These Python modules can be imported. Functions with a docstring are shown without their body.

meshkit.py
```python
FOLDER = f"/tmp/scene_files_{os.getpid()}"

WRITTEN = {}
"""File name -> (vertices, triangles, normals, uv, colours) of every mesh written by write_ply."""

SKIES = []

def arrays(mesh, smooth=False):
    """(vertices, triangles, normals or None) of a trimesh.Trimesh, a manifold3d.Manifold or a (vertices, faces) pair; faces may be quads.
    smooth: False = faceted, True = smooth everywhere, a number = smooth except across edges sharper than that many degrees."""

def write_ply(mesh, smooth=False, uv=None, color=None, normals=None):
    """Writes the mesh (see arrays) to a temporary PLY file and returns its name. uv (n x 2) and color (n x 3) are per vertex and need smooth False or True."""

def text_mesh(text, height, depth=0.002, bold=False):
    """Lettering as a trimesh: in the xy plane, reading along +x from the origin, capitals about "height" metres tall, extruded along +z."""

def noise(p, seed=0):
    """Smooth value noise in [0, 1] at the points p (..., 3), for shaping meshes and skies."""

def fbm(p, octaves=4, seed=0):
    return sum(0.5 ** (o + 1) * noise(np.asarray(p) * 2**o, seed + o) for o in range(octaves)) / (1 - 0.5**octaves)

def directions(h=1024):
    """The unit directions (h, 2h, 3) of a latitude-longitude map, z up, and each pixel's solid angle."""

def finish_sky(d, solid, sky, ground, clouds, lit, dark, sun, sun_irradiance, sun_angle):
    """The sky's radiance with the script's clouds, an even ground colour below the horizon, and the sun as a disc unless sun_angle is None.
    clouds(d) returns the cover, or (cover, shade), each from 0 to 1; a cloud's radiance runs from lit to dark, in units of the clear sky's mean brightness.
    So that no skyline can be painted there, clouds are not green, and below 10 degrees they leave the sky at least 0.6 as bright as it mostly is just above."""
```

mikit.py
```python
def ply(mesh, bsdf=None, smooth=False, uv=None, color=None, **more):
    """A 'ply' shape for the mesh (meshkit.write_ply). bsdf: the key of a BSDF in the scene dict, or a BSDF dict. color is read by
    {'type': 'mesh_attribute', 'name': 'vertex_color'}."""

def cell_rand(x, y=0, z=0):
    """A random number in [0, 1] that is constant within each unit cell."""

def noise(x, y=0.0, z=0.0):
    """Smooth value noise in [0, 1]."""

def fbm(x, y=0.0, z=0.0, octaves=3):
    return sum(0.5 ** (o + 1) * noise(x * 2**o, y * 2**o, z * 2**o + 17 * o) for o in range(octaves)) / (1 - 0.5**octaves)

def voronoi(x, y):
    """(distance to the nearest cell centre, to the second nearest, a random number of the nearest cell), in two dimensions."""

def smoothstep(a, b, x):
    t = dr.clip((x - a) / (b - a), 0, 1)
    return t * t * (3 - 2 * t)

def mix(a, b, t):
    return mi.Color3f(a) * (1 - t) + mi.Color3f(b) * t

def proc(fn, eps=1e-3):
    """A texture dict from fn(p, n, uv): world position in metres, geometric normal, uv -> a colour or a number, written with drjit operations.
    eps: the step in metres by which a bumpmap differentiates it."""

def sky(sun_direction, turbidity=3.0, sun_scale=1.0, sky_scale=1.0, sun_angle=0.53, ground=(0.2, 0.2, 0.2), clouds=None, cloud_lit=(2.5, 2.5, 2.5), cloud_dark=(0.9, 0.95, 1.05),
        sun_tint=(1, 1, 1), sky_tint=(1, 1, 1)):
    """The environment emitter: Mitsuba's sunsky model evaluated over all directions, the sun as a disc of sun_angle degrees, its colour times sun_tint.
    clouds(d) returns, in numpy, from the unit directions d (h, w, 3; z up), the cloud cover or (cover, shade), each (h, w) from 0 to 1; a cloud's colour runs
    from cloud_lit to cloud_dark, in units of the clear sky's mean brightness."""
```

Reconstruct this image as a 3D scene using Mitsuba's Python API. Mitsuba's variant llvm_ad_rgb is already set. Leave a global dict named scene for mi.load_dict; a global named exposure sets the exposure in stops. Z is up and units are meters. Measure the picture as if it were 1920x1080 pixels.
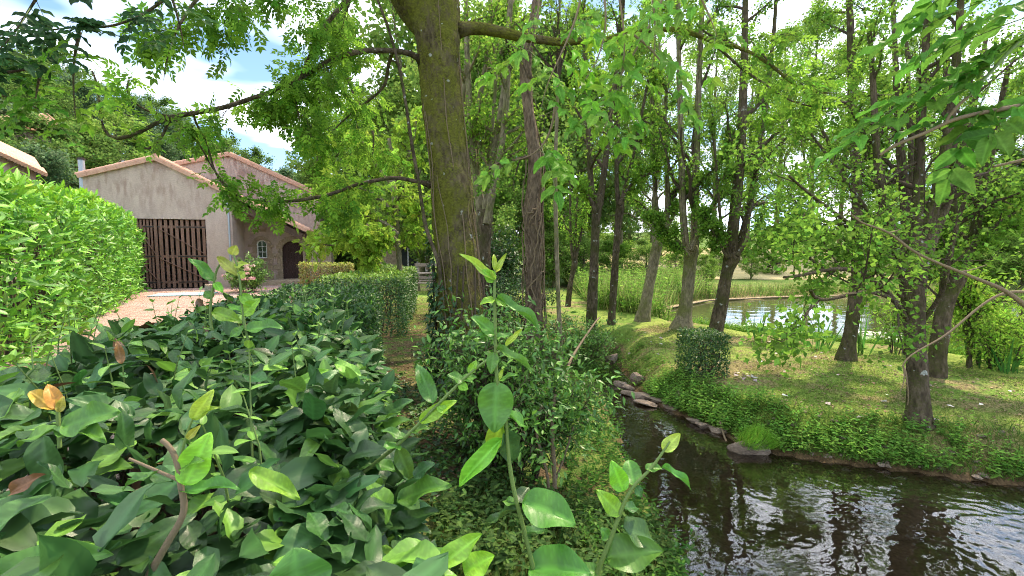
import math
import numpy as np, trimesh, shapely, mitsuba as mi, mikit, meshkit
import drjit as dr
from shapely.geometry import Polygon, LineString, Point, box as sbox
from mikit import noise, fbm, smoothstep, mix, voronoi, cell_rand

T = mi.ScalarTransform4f
scene, labels = {}, {}

# ---------------------------------------------------------------- camera, sky, exposure
EYE = np.array([0.0, 0.0, 1.75])
F_PX = 880.0                                   # focal length in pixels of the 1920-wide photograph
PITCH = math.atan(70 / F_PX)
FWD = np.array([0, math.cos(PITCH), -math.sin(PITCH)])
UP = np.array([0, math.sin(PITCH), math.cos(PITCH)])
RIGHT = np.array([1.0, 0, 0])
scene['camera'] = {'type': 'perspective', 'fov': math.degrees(2 * math.atan(960 / F_PX)), 'fov_axis': 'x',
                   'near_clip': 0.05, 'far_clip': 2000.0,
                   'to_world': T().look_at(origin=EYE.tolist(), target=(EYE + FWD).tolist(), up=[0, 0, 1])}
SUN = (0.42, 0.42, 0.80)


def clouds(d):
    q = d / np.maximum(d[..., 2:3], 0.12)
    f = meshkit.fbm(q * 0.9 + 3.7, 5, 3)
    f2 = meshkit.fbm(q * 2.1 + 9.1, 4, 8)
    cover = np.clip((f - 0.44) / 0.14, 0, 1) * 0.97
    return cover, np.clip((f2 - 0.5) * 1.6, 0, 0.7) * cover


scene['sky'] = mikit.sky(SUN, turbidity=3, sun_scale=0.6, sun_angle=1.6, clouds=clouds, cloud_lit=(3.4, 3.5, 3.75), cloud_dark=(2.2, 2.3, 2.5))
exposure = 3.05


# ---------------------------------------------------------------- small helpers
def nrm(a):
    a = np.asarray(a, float)
    return a / np.maximum(np.linalg.norm(a, axis=-1, keepdims=True), 1e-9)


def ray(x, y):
    return FWD + (x - 960) / F_PX * RIGHT - (y - 540) / F_PX * UP


def P(x, y, d):
    """the place seen at photograph pixel (x, y) at the depth d"""
    return EYE + d * ray(x, y)


def G(x, y, z=0.0):
    """where the sight line of pixel (x, y) meets the level z"""
    r = ray(x, y)
    return EYE + r * ((z - EYE[2]) / r[2])


def OP(x, y, o, n):
    """where the sight line meets the plane through o with normal n"""
    r = ray(x, y)
    return EYE + r * (np.dot(np.asarray(o) - EYE, n) / np.dot(r, n))


def uniq(key):
    if key not in scene and key not in labels and not any(k.startswith(key + '__') for k in (scene if '__' not in key else ())):
        return key
    i = COUNT.get(key, 0) + 1
    while f'{key}_{i:03d}' in scene or f'{key}_{i:03d}' in labels:
        i += 1
    COUNT[key] = i
    return f'{key}_{i:03d}'


COUNT = {}


def tag(key, label=None, cat=None, group=None, kind=None):
    e = labels.setdefault(key, {})
    for k, v in (('label', label), ('category', cat), ('group', group), ('kind', kind)):
        if v:
            e[k] = v
    return key


def thing(name, label, cat, group=None):
    return tag(uniq(name), label, cat, group)


def obj(name, mesh, mat, parent=None, smooth=False, color=None, to_world=None, kind=None, label=None, shape=None):
    base = f'{parent}__{name}' if parent else name
    key = base
    if key in scene:
        i = COUNT.get(base, 0) + 1
        COUNT[base] = i
        key = f'{base}_{i:03d}'
    d = dict(shape) if shape is not None else mikit.ply(mesh, mat, smooth=smooth, color=color)
    if to_world is not None:
        d['to_world'] = to_world
    scene[key] = d
    if kind or label:
        tag(key, label, kind=kind)
    return key


def cat(meshes):
    """joins (v, f) or (v, f, c) tuples"""
    vs, fs, cs, n = [], [], [], 0
    for m in meshes:
        vs.append(m[0])
        fs.append(np.asarray(m[1]) + n)
        n += len(m[0])
        if len(m) > 2:
            cs.append(m[2])
    out = (np.vstack(vs), np.vstack(fs))
    return out + (np.vstack(cs),) if cs else out


def spl(pts, n=24):
    """smooth curve through the control points (columns beyond the third, e.g. radii, are carried along)"""
    pts = np.asarray(pts, float)
    if len(pts) < 3:
        t = np.linspace(0, 1, n)[:, None]
        return pts[0] * (1 - t) + pts[-1] * t
    from scipy.interpolate import PchipInterpolator, CubicSpline
    s = np.r_[0, np.cumsum(np.linalg.norm(np.diff(pts[:, :3], axis=0), axis=1) ** 0.7)]
    t = np.linspace(0, s[-1], n)
    a = CubicSpline(s, pts[:, :3])(t)
    return np.hstack([a, PchipInterpolator(s, pts[:, 3:])(t)]) if pts.shape[1] > 3 else a


def tube(p, r, sides=6, cap=True):
    p = np.asarray(p, float)
    r = np.broadcast_to(np.asarray(r, float), (len(p),))
    t = nrm(np.gradient(p, axis=0))
    m = t.mean(0)
    ref = np.eye(3)[int(np.argmin(np.abs(m)))]
    a = nrm(np.cross(t, ref))
    b = np.cross(t, a)
    g = np.arange(sides) * 2 * np.pi / sides
    v = p[:, None] + r[:, None, None] * (np.cos(g)[None, :, None] * a[:, None] + np.sin(g)[None, :, None] * b[:, None])
    n = len(p)
    i, j = np.meshgrid(np.arange(n - 1), np.arange(sides), indexing='ij')
    k = (j + 1) % sides
    q = np.stack([i * sides + j, i * sides + k, (i + 1) * sides + k, (i + 1) * sides + j], -1).reshape(-1, 4)
    f = np.vstack([q[:, [0, 2, 1]], q[:, [0, 3, 2]]])
    v = v.reshape(-1, 3)
    if cap:
        v = np.vstack([v, p[:1], p[-1:]])
        j = np.arange(sides)
        k = (j + 1) % sides
        o = (n - 1) * sides
        f = np.vstack([f, np.stack([j, k, 0 * j + n * sides], 1), np.stack([o + k, o + j, 0 * j + n * sides + 1], 1)])
    return v, f


def trunk_mesh(ctrl, sides=32, rings=120, amp=0.012, freq=(14, 2.2), seed=1, flare=0.0, lumps=0.03):
    """a trunk through control points (x, y, z, r) with bark ridges and lumps as real relief"""
    c = spl(ctrl, rings)
    p, r = c[:, :3], c[:, 3].copy()
    if flare:
        h = np.linalg.norm(p - p[0], axis=1)
        r = r * (1 + flare * np.exp(-h / 0.22))
    v, f = tube(p, r, sides)
    n = rings * sides
    ax = np.repeat(p, sides, 0)
    out = nrm(v[:n] - ax)
    ang = np.tile(np.arange(sides) * 2 * np.pi / sides, rings)
    hh = np.repeat(np.r_[0, np.cumsum(np.linalg.norm(np.diff(p, axis=0), axis=1))], sides)
    q = np.stack([np.cos(ang) * freq[0] / 3, np.sin(ang) * freq[0] / 3, hh * freq[1]], 1)
    e = (np.abs(meshkit.fbm(q + seed * 7.3, 3, seed) - 0.5) * 2 - 0.35) * amp
    q2 = np.stack([np.cos(ang) * 0.8, np.sin(ang) * 0.8, hh * 1.3], 1)
    e = e + (meshkit.fbm(q2 + seed * 3.1, 2, seed + 5) - 0.5) * 2 * lumps * np.repeat(r, sides) / 0.15
    v[:n] += out * e[:, None]
    return v, f


def bx(x0, x1, y0, y1, z0, z1, ch=0.0):
    """a box with chamfered edges"""
    if ch <= 0:
        m = trimesh.creation.box(bounds=[[x0, y0, z0], [x1, y1, z1]])
        return np.array(m.vertices), np.array(m.faces)
    pts = []
    for sx in (0, 1):
        for sy in (0, 1):
            for sz in (0, 1):
                c = np.array([(x0, x1)[sx], (y0, y1)[sy], (z0, z1)[sz]])
                s = np.array([1 - 2 * sx, 1 - 2 * sy, 1 - 2 * sz]) * ch
                for k in range(3):
                    o = s.copy()
                    o[k] = 0
                    pts.append(c + o)
    m = trimesh.convex.convex_hull(np.array(pts))
    return np.array(m.vertices), np.array(m.faces)


def xf(m, R=None, t=(0, 0, 0)):
    v = np.asarray(m[0], float)
    if R is not None:
        v = v @ np.asarray(R).T
    return (v + np.asarray(t), m[1]) + tuple(m[2:])


def beam(a, b, w, h, up=(0, 0, 1), ch=0.006):
    """a straight timber from a to b, w wide and h high"""
    a, b = np.asarray(a, float), np.asarray(b, float)
    L = np.linalg.norm(b - a)
    y = (b - a) / L
    x = nrm(np.cross(y, up))
    z = np.cross(x, y)
    return xf(bx(-w / 2, w / 2, 0, L, -h / 2, h / 2, ch), np.stack([x, y, z], 1), a)


# ---------------------------------------------------------------- leaves
def leaf_tpl(nl=6, nw=4, w=0.5, curl=0.12, fold=0.25, wave=0.0, blunt=0.8, tip=1.0, veins=0.0, ph=0.0):
    """a leaf of length 1 along +y: vertices, triangles, colour factor (paler midrib)"""
    t = np.linspace(0, 1, nl + 1)
    prof = w * 0.5 * np.sin(np.pi * np.clip(t, 0, 1) ** blunt) ** 0.68 * (1 - 0.25 * t * tip) + 0.004
    u = np.linspace(-1, 1, nw + 1)
    tt, uu = np.meshgrid(t, u, indexing='ij')
    x = uu * prof[:, None]
    z = fold * np.abs(x) - curl * tt ** 2 + wave * np.sin(tt * 9 + ph) * np.abs(uu) * 0.06 * w / 0.5
    z = z + veins * np.sin(((tt - np.abs(uu) * 0.2) * 7.0 + ph) * 6.283) * (np.abs(uu) > 0.05)
    v = np.stack([x, tt, z], -1).reshape(-1, 3)
    i, j = np.meshgrid(np.arange(nl), np.arange(nw), indexing='ij')
    s = nw + 1
    q = np.stack([i * s + j, i * s + j + 1, (i + 1) * s + j + 1, (i + 1) * s + j], -1).reshape(-1, 4)
    f = np.vstack([q[:, [0, 1, 2]], q[:, [0, 2, 3]]])
    c = np.where(np.abs(uu) < 0.01, 1.5, 1.0) * (0.92 + 0.16 * np.abs(uu))
    if veins:
        c = c * np.where((np.abs(uu) > 0.01) & (((tt - np.abs(uu) * 0.2) * 7.0 + ph) % 1.0 < 0.2), 1.22, 1.0) * (0.86 + 0.28 * meshkit.noise(np.stack([uu * 2.6 + ph * 9, tt * 7, tt * 0 + ph], -1), 5))
    return v, f, c.reshape(-1)


TPL2 = (np.array([[0, 0, 0], [0.24, 0.42, 0.05], [0, 1, -0.08], [-0.24, 0.42, 0.05]]), np.array([[0, 1, 2], [0, 2, 3]]), np.ones(4))
TPL2W = (np.array([[0, 0, 0], [0.36, 0.42, 0.06], [0, 1, -0.08], [-0.36, 0.42, 0.06]]), np.array([[0, 1, 2], [0, 2, 3]]), np.ones(4))
TPL6 = leaf_tpl(3, 2, 0.42, 0.14, 0.22)
BLADE = (np.array([[-0.03, 0, 0], [0.03, 0, 0], [0.022, 0.5, 0.02], [-0.022, 0.5, 0.02], [0, 1, 0.16]]), np.array([[0, 1, 2], [0, 2, 3], [3, 2, 4]]), np.ones(5))
IVY = (np.array([[0, 0, 0], [0.42, -0.08, 0], [0.3, 0.32, 0.03], [0.0, 0.95, -0.1], [-0.3, 0.32, 0.03], [-0.42, -0.08, 0]]), np.array([[0, 1, 2], [0, 2, 3], [0, 3, 4], [0, 4, 5]]), np.array([1.25, 1, 1, 1, 1, 1]))


def place(tpl, pos, d, n, size, col):
    pos, d, n, col = (np.asarray(a, float) for a in (pos, d, n, col))
    size = np.broadcast_to(np.asarray(size, float), (len(pos),))
    y = nrm(d)
    x = nrm(np.cross(y, n))
    z = np.cross(x, y)
    tv, tf, tc = tpl
    v = pos[:, None] + size[:, None, None] * (tv[None, :, :1] * x[:, None] + tv[None, :, 1:2] * y[:, None] + tv[None, :, 2:] * z[:, None])
    f = (tf[None] + (np.arange(len(pos)) * len(tv))[:, None, None]).reshape(-1, 3)
    c = np.clip(col[:, None] * tc[None, :, None], 0, 1)
    return v.reshape(-1, 3), f, c.reshape(-1, 3)


def tint(rng, n, base, var=0.22, alt=None, frac=0.0):
    """per-leaf albedo: brightness and hue vary from leaf to leaf; a share frac takes the colour alt"""
    base = np.broadcast_to(np.asarray(base, float), (n, 3))
    c = base * np.exp(rng.normal(0, var, (n, 1)))
    c = c * np.exp(rng.normal(0, 0.08, (n, 3)))
    if alt is not None:
        m = rng.random(n) < frac
        c[m] = np.asarray(alt) * np.exp(rng.normal(0, var * 0.7, (m.sum(), 1)))
    return np.clip(c, 0.004, 0.75)


def rdir(rng, n):
    return nrm(rng.normal(size=(n, 3)))


def pinnate(rng, pos, d, n, L, pairs=4, lw=0.34):
    """compound (ash) leaves: arrays of leaflet base, direction, normal, size for each leaf"""
    d, n = nrm(d), np.asarray(n, float)
    side = nrm(np.cross(d, n))
    nn = np.cross(side, d)
    P_, D_, N_, S_ = [], [], [], []
    for k in range(pairs):
        t = 0.3 + 0.6 * k / max(pairs - 1, 1)
        for s in (-1, 1):
            P_.append(pos + d * (L * t)[:, None] - nn * (L * 0.12 * t * t)[:, None])
            D_.append(d * 0.75 + side * s * 0.9 + rng.normal(0, 0.12, d.shape) - nn * 0.12)
            N_.append(nn + rng.normal(0, 0.22, d.shape) + side * s * -0.15)
            S_.append(L * lw * (1.0 - 0.25 * abs(t - 0.6)))
    P_.append(pos + d * (L * 0.92)[:, None] - nn * (L * 0.1)[:, None])
    D_.append(d - nn * 0.25)
    N_.append(nn + rng.normal(0, 0.2, d.shape))
    S_.append(L * lw * 1.05)
    k = len(P_)
    st = lambda a: np.stack(a, 1).reshape(-1, *np.shape(a[0])[1:])
    return st(P_), st(D_), st(N_), st(S_), k


class Plant:
    """collects the wood and the twigs of one tree"""

    def __init__(self, seed):
        self.rng = np.random.default_rng(seed)
        self.wood, self.twigs = [], []

    def grow(self, p, d, L, r, lev, nch=6, ratio=0.55, wander=0.18, trop=0.05, ang=0.8, sides=5, start=0.25, sub=None):
        rng = self.rng
        n = max(3, min(8, int(L / 0.35) + 2))
        p, d = np.asarray(p, float), nrm(d)
        pts = [p]
        for _ in range(n):
            d = nrm(d + rng.normal(0, wander, 3) + np.array([0, 0, trop]))
            pts.append(pts[-1] + d * L / n)
        pts = np.array(pts)
        self.branch(pts, r, lev, nch, ratio, wander, trop, ang, sides, start)

    def branch(self, pts, r, lev, nch=6, ratio=0.55, wander=0.18, trop=0.05, ang=0.8, sides=5, start=0.25, rend=0.3, end=1.0):
        rng = self.rng
        L = np.linalg.norm(np.diff(pts, axis=0), axis=1).sum()
        rr = np.linspace(r, r * rend, len(pts)) if np.ndim(r) == 0 else r
        self.wood.append(tube(pts, np.maximum(rr, 0.0025), sides, cap=False))
        if lev <= 0:
            i = np.linspace(0, len(pts) - 1, 4)
            self.twigs.append(np.stack([np.interp(i, np.arange(len(pts)), pts[:, k]) for k in range(3)], 1))
            return
        for k in range(nch):
            t = start + (end - start) * (k + rng.random()) / nch
            i = min(t * (len(pts) - 1), len(pts) - 1.001)
            a = int(i)
            q = pts[a] + (pts[a + 1] - pts[a]) * (i - a)
            tdir = nrm(pts[a + 1] - pts[a])
            side = nrm(np.cross(tdir, rng.normal(size=3)))
            an = ang * rng.uniform(0.7, 1.25)
            dd = tdir * math.cos(an) + side * math.sin(an)
            self.grow(q, dd, L * ratio * rng.uniform(0.6, 1.1) * (1.15 - 0.5 * t), max(float(np.interp(t, [0, 1], [rr[0], rr[-1]])) * 0.55, 0.003), lev - 1, nch, ratio, wander, trop, ang, max(3, sides - 1), 0.2)

    def leaf_sites(self, n, spread=0.06, droop=0.3, tilt=0.6):
        rng = self.rng
        tw = np.array(self.twigs)
        k = rng.integers(0, len(tw), n)
        t = rng.random(n) ** 0.8 * 2.999
        i = t.astype(int)
        a, b = tw[k, i], tw[k, i + 1]
        pos = a + (b - a) * (t - i)[:, None] + rng.normal(0, spread, (n, 3))
        d = nrm(nrm(b - a) * 0.6 + rdir(rng, n) * 0.9 + np.array([0, 0, -droop]))
        nn = nrm(np.array([0, 0, 1.0]) + rng.normal(0, tilt, (n, 3)))
        return pos, d, nn

    def wood_mesh(self):
        return cat(self.wood)


# ---------------------------------------------------------------- materials
def leafmat(trans, rough, gloss, spec=0.5):
    thin = {'type': 'principledthin', 'base_color': {'type': 'mesh_attribute', 'name': 'vertex_color'}, 'roughness': 0.6, 'diff_trans': trans}
    if gloss <= 0:
        return thin
    return {'type': 'blendbsdf', 'weight': gloss, 'a': thin,
            'b': {'type': 'twosided', 'bsdf': {'type': 'principled', 'base_color': {'type': 'mesh_attribute', 'name': 'vertex_color'}, 'roughness': rough, 'specular': spec}}}


scene['leaf_matt'] = leafmat(1.1, 0.5, 0.0)
scene['leaf_glossy'] = leafmat(0.9, 0.43, 0.5, 0.7)
scene['vertex_matt'] = {'type': 'twosided', 'bsdf': {'type': 'principled', 'base_color': {'type': 'mesh_attribute', 'name': 'vertex_color'}, 'roughness': 0.7, 'specular': 0.3}}


def mat(fn, rough=0.85, spec=0.25, bump=None, scale=0.01, eps=2e-3):
    m = {'type': 'principled', 'base_color': mikit.proc(fn), 'roughness': rough, 'specular': spec}
    if bump is not None:
        m = {'type': 'bumpmap', 'arbitrary': mikit.proc(bump, eps), 'scale': scale, 'bsdf': m}
    return {'type': 'twosided', 'bsdf': m}


def plain(c, rough=0.7, metallic=0.0, spec=0.4):
    return {'type': 'twosided', 'bsdf': {'type': 'principled', 'base_color': {'type': 'rgb', 'value': list(c)}, 'roughness': rough, 'metallic': metallic, 'specular': spec}}


def bark(dark, light, moss=None, amount=0.0, lichen=0.0):
    def fn(p, n, uv):
        a = fbm(p.x * 34, p.y * 34, p.z * 11, 3)
        b = fbm(p.x * 6 + 3, p.y * 6, p.z * 5, 3)
        c = mix(dark, light, smoothstep(0.22, 0.80, a * 0.7 + b * 0.3))
        if moss is not None:
            m = fbm(p.x * 5 + 11, p.y * 5 + 5, p.z * 3.4, 4)
            fine = fbm(p.x * 60, p.y * 60, p.z * 60, 2)
            c = mix(c, mi.Color3f(moss) * (0.45 + 1.1 * fine), smoothstep(0.50 - amount, 0.80 - amount, m * 0.62 + 0.38 * fine + 0.06 * n.x))
        if lichen > 0:
            l = fbm(p.x * 13 + 31, p.y * 13, p.z * 13, 3)
            c = mix(c, (0.36, 0.38, 0.33), smoothstep(0.86 - lichen, 0.90 - lichen, l) * 0.85)
        return c
    return fn


def bark_bump(p, n, uv):
    return fbm(p.x * 26, p.y * 26, p.z * 7, 3) + 0.4 * noise(p.x * 110, p.y * 110, p.z * 60)


scene['bark_mossy'] = mat(bark((0.045, 0.035, 0.020), (0.16, 0.128, 0.075), (0.125, 0.13, 0.022), 0.20, 0.10), 0.95, 0.1, bark_bump, 0.045)
scene['bark_brown'] = mat(bark((0.075, 0.054, 0.037), (0.235, 0.178, 0.122)), 0.95, 0.1, bark_bump, 0.02)
scene['bark_dark'] = mat(bark((0.042, 0.032, 0.021), (0.165, 0.128, 0.088), (0.06, 0.065, 0.02), 0.08, 0.13), 0.95, 0.1, bark_bump, 0.035)
scene['bark_grey'] = mat(bark((0.10, 0.085, 0.055), (0.29, 0.25, 0.165), (0.12, 0.13, 0.04), 0.08), 0.95, 0.1)
scene['twig_bark'] = plain((0.075, 0.058, 0.04), 0.9, spec=0.15)
scene['pale_twig'] = plain((0.20, 0.15, 0.095), 0.85, spec=0.2)
scene['green_stem'] = plain((0.13, 0.20, 0.05), 0.55)

# ================================================================ THE GROUND
WZ, PZ = -0.60, -0.50                         # water levels of the stream and the pond
rbank = [(2.6, 11.2), (2.2, 9.6), (2.15, 8.2)] + [tuple(G(x, y, WZ)[:2]) for x, y in ((1175, 722), (1235, 758), (1290, 786), (1370, 822), (1450, 850), (1600, 872), (1760, 892), (1920, 912))] + [(7.5, 4.0), (11, 3.2)]
lbank = [(11, -1.5), (5, -0.5), (2.6, 0.9), (1.55, 2.2), (1.25, 3.2), (1.2, 4.2), (1.3, 5.5), (1.42, 7.0), (1.5, 8.2), (1.5, 9.6), (1.2, 11.2)]
stream_poly = Polygon(rbank + lbank).buffer(0)
RB, LB = LineString(rbank), LineString(lbank)
pond_near = [tuple(G(x, y, PZ)[:2]) for x, y in ((1240, 600), (1300, 618), (1400, 632), (1500, 645), (1600, 655), (1700, 665), (1800, 680), (1920, 702))] + [(14, 7.0), (26, 5)]
pond_far = [(40, 16), (30, 21)] + [tuple(G(x, y, PZ)[:2]) for x, y in ((1900, 566), (1750, 558), (1600, 556), (1450, 560), (1330, 566), (1260, 580))]
pond_poly = Polygon(pond_near + pond_far).buffer(0)


def sd(poly, x, y):
    pts = shapely.points(x, y)
    d = shapely.distance(pts, poly.exterior)
    return np.where(shapely.contains_xy(poly, x, y), -d, d)


def sst(a, b, x):
    t = np.clip((x - a) / (b - a), 0, 1)
    return t * t * (3 - 2 * t)


shapely.prepare(stream_poly)
shapely.prepare(pond_poly)


def height(x, y):
    x, y = np.asarray(x, float), np.asarray(y, float)
    near = (np.abs(x) < 45) & (y < 50) & (y > -12)
    s = np.full(x.shape, 20.0)
    pd = np.full(x.shape, 20.0)
    side = np.where(x > 3, 1.0, -1.0)
    pts = shapely.points(x[near], y[near])
    s[near] = sd(stream_poly, x[near], y[near])
    pd[near] = sd(pond_poly, x[near], y[near])
    w = shapely.distance(pts, LB) - shapely.distance(pts, RB)
    side = side.astype(float)
    side[near] = w
    k = sst(-0.6, 0.6, side)                  # 1 on the island side of the stream
    p3 = np.stack([x, y, x * 0], -1)
    lump = (meshkit.fbm(p3 * 0.9, 3, 2) - 0.5) * 0.10 + (meshkit.fbm(p3 * 5, 2, 4) - 0.5) * 0.03
    left = -0.50 * (1 - sst(0.1, 2.3, s)) + 0.9 * lump * sst(0.2, 1.5, s)
    right = np.where(s > 0.0, -0.56 + 0.34 * sst(0.02, 0.55, s) + 0.06 * sst(0.5, 3, s) + lump * sst(0.1, 1.2, s), 0)
    h = left * (1 - k) + right * k
    bed = -0.60 - 0.03 - 0.16 * sst(0, -0.9, s) + lump * 0.4
    h = np.where(s < 0, np.minimum(bed, -0.61), np.maximum(h, -0.585))
    pl = PZ + (h - PZ) * sst(0.0, 1.1, pd)
    h = np.where(pd < 0, PZ - 0.05 - 0.5 * sst(0, -2, pd), np.where(pd < 1.1, pl, h))
    # the terrace in front of the house is level; the hillside rises behind it; the fields rise gently beyond the pond
    ter = sst(-1.2, -2.4, x) * sst(32, 28, y)
    h = np.where(s > 0.3, h * (1 - ter) + (0.0 + 0.0 * x) * ter, h)
    r = np.maximum(0, (y - 34) * 0.55 + np.maximum(0, -x - 14) * 0.42 - 3)
    hill = 15 * sst(0, 34, r) * sst(4, -14, x)
    far = 2.6 * sst(26, 75, y) * sst(-6, 10, x) + 14 * sst(90, 420, np.hypot(x, y))
    return h + hill + far


def grade(a, b, fine, coarse, c0, c1):
    """coordinates, fine between c0 and c1 and ever coarser outside"""
    mid = np.arange(c0, c1, fine)
    hi, st, lo = [c1], fine, [c0]
    while hi[-1] < b:
        st = min(st * 1.16, coarse)
        hi.append(hi[-1] + st)
    st = fine
    while lo[-1] > a:
        st = min(st * 1.16, coarse)
        lo.append(lo[-1] - st)
    return np.unique(np.r_[lo[::-1], mid, hi])


gx, gy = grade(-700, 700, 0.10, 60, -4, 9), grade(-60, 900, 0.10, 60, 1.0, 14)
GX, GY = np.meshgrid(gx, gy)
GZ = height(GX.ravel(), GY.ravel())
ii, jj = np.meshgrid(np.arange(len(gy) - 1), np.arange(len(gx) - 1), indexing='ij')
a = ii * len(gx) + jj
ground_f = np.vstack([np.stack([a, a + 1, a + 1 + len(gx)], -1).reshape(-1, 3), np.stack([a, a + 1 + len(gx), a + len(gx)], -1).reshape(-1, 3)])


def ground_fn(p, n, uv):
    f1 = fbm(p.x * 1.1, p.y * 1.1, 0, 3)
    f2 = fbm(p.x * 7, p.y * 7, 3, 3)
    f3 = noise(p.x * 55, p.y * 55, 7)
    grass = mix((0.11, 0.18, 0.03), (0.21, 0.255, 0.055), smoothstep(0.3, 0.7, f1 * 0.6 + f2 * 0.4))
    litter = mix((0.12, 0.095, 0.04), (0.25, 0.20, 0.10), f3 * 0.6 + f2 * 0.4)
    bare = 0.92 * smoothstep(0.49, 0.64, fbm(p.x * 0.8 + 9, p.y * 1.3 + 4, 5, 3) * 0.75 + f2 * 0.25)
    c = mix(grass, litter, bare)
    # the camera-side path under the trees: leaf litter and low green
    lw = smoothstep(1.3, 0.6, p.x) * smoothstep(16, 11, p.y)
    lit2 = mix((0.045, 0.032, 0.018), (0.12, 0.085, 0.045), f3)
    c = mix(c, mix(lit2, (0.06, 0.10, 0.02), smoothstep(0.4, 0.65, f2)), lw * smoothstep(0.35, 0.6, fbm(p.x * 1.6, p.y * 1.2, 2, 2) + 0.1))
    # wet mud and stones of the stream bed and bank foot
    wet = smoothstep(-0.46, -0.58, p.z)
    mud = mix((0.04, 0.026, 0.013), (0.14, 0.094, 0.05), f2 * 0.7 + f3 * 0.3)
    c = mix(c, mud, wet)
    far = smoothstep(22, 30, p.y)
    c = mix(c, mix((0.07, 0.12, 0.025), (0.12, 0.17, 0.04), f1), far)
    return c * (0.75 + 0.5 * f3)


scene['ground_material'] = mat(ground_fn, 0.95, 0.1)
obj('ground', (np.stack([GX.ravel(), GY.ravel(), GZ], 1), ground_f), 'ground_material', smooth=True)
tag('ground', kind='structure')

# a dry mown field beyond the pond
fx, fy = np.meshgrid(np.linspace(6, 60, 50), np.linspace(30, 52, 40))
fz = height(fx.ravel(), fy.ravel()) + 0.03 + 0.035 * (fy.ravel() - 30)
a = (np.arange(39)[:, None] * 50 + np.arange(49)[None]).ravel()
scene['dry_field_material'] = mat(lambda p, n, uv: mix((0.30, 0.26, 0.11), (0.50, 0.41, 0.22), fbm(p.x * 0.9, p.y * 2.5, 0, 4) * .6 + .4 * fbm(p.x * 6, p.y * 9, 2, 3)), 0.95, 0.1)
obj('dry_field', (np.stack([fx.ravel(), fy.ravel(), fz], 1), np.vstack([np.stack([a, a + 1, a + 51], 1), np.stack([a, a + 51, a + 50], 1)])), 'dry_field_material', smooth=True)
tag('dry_field', kind='structure')

# a sandy bare bank at the far edge of the pond
far_line = np.array(pond_far[2:], float)


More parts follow.
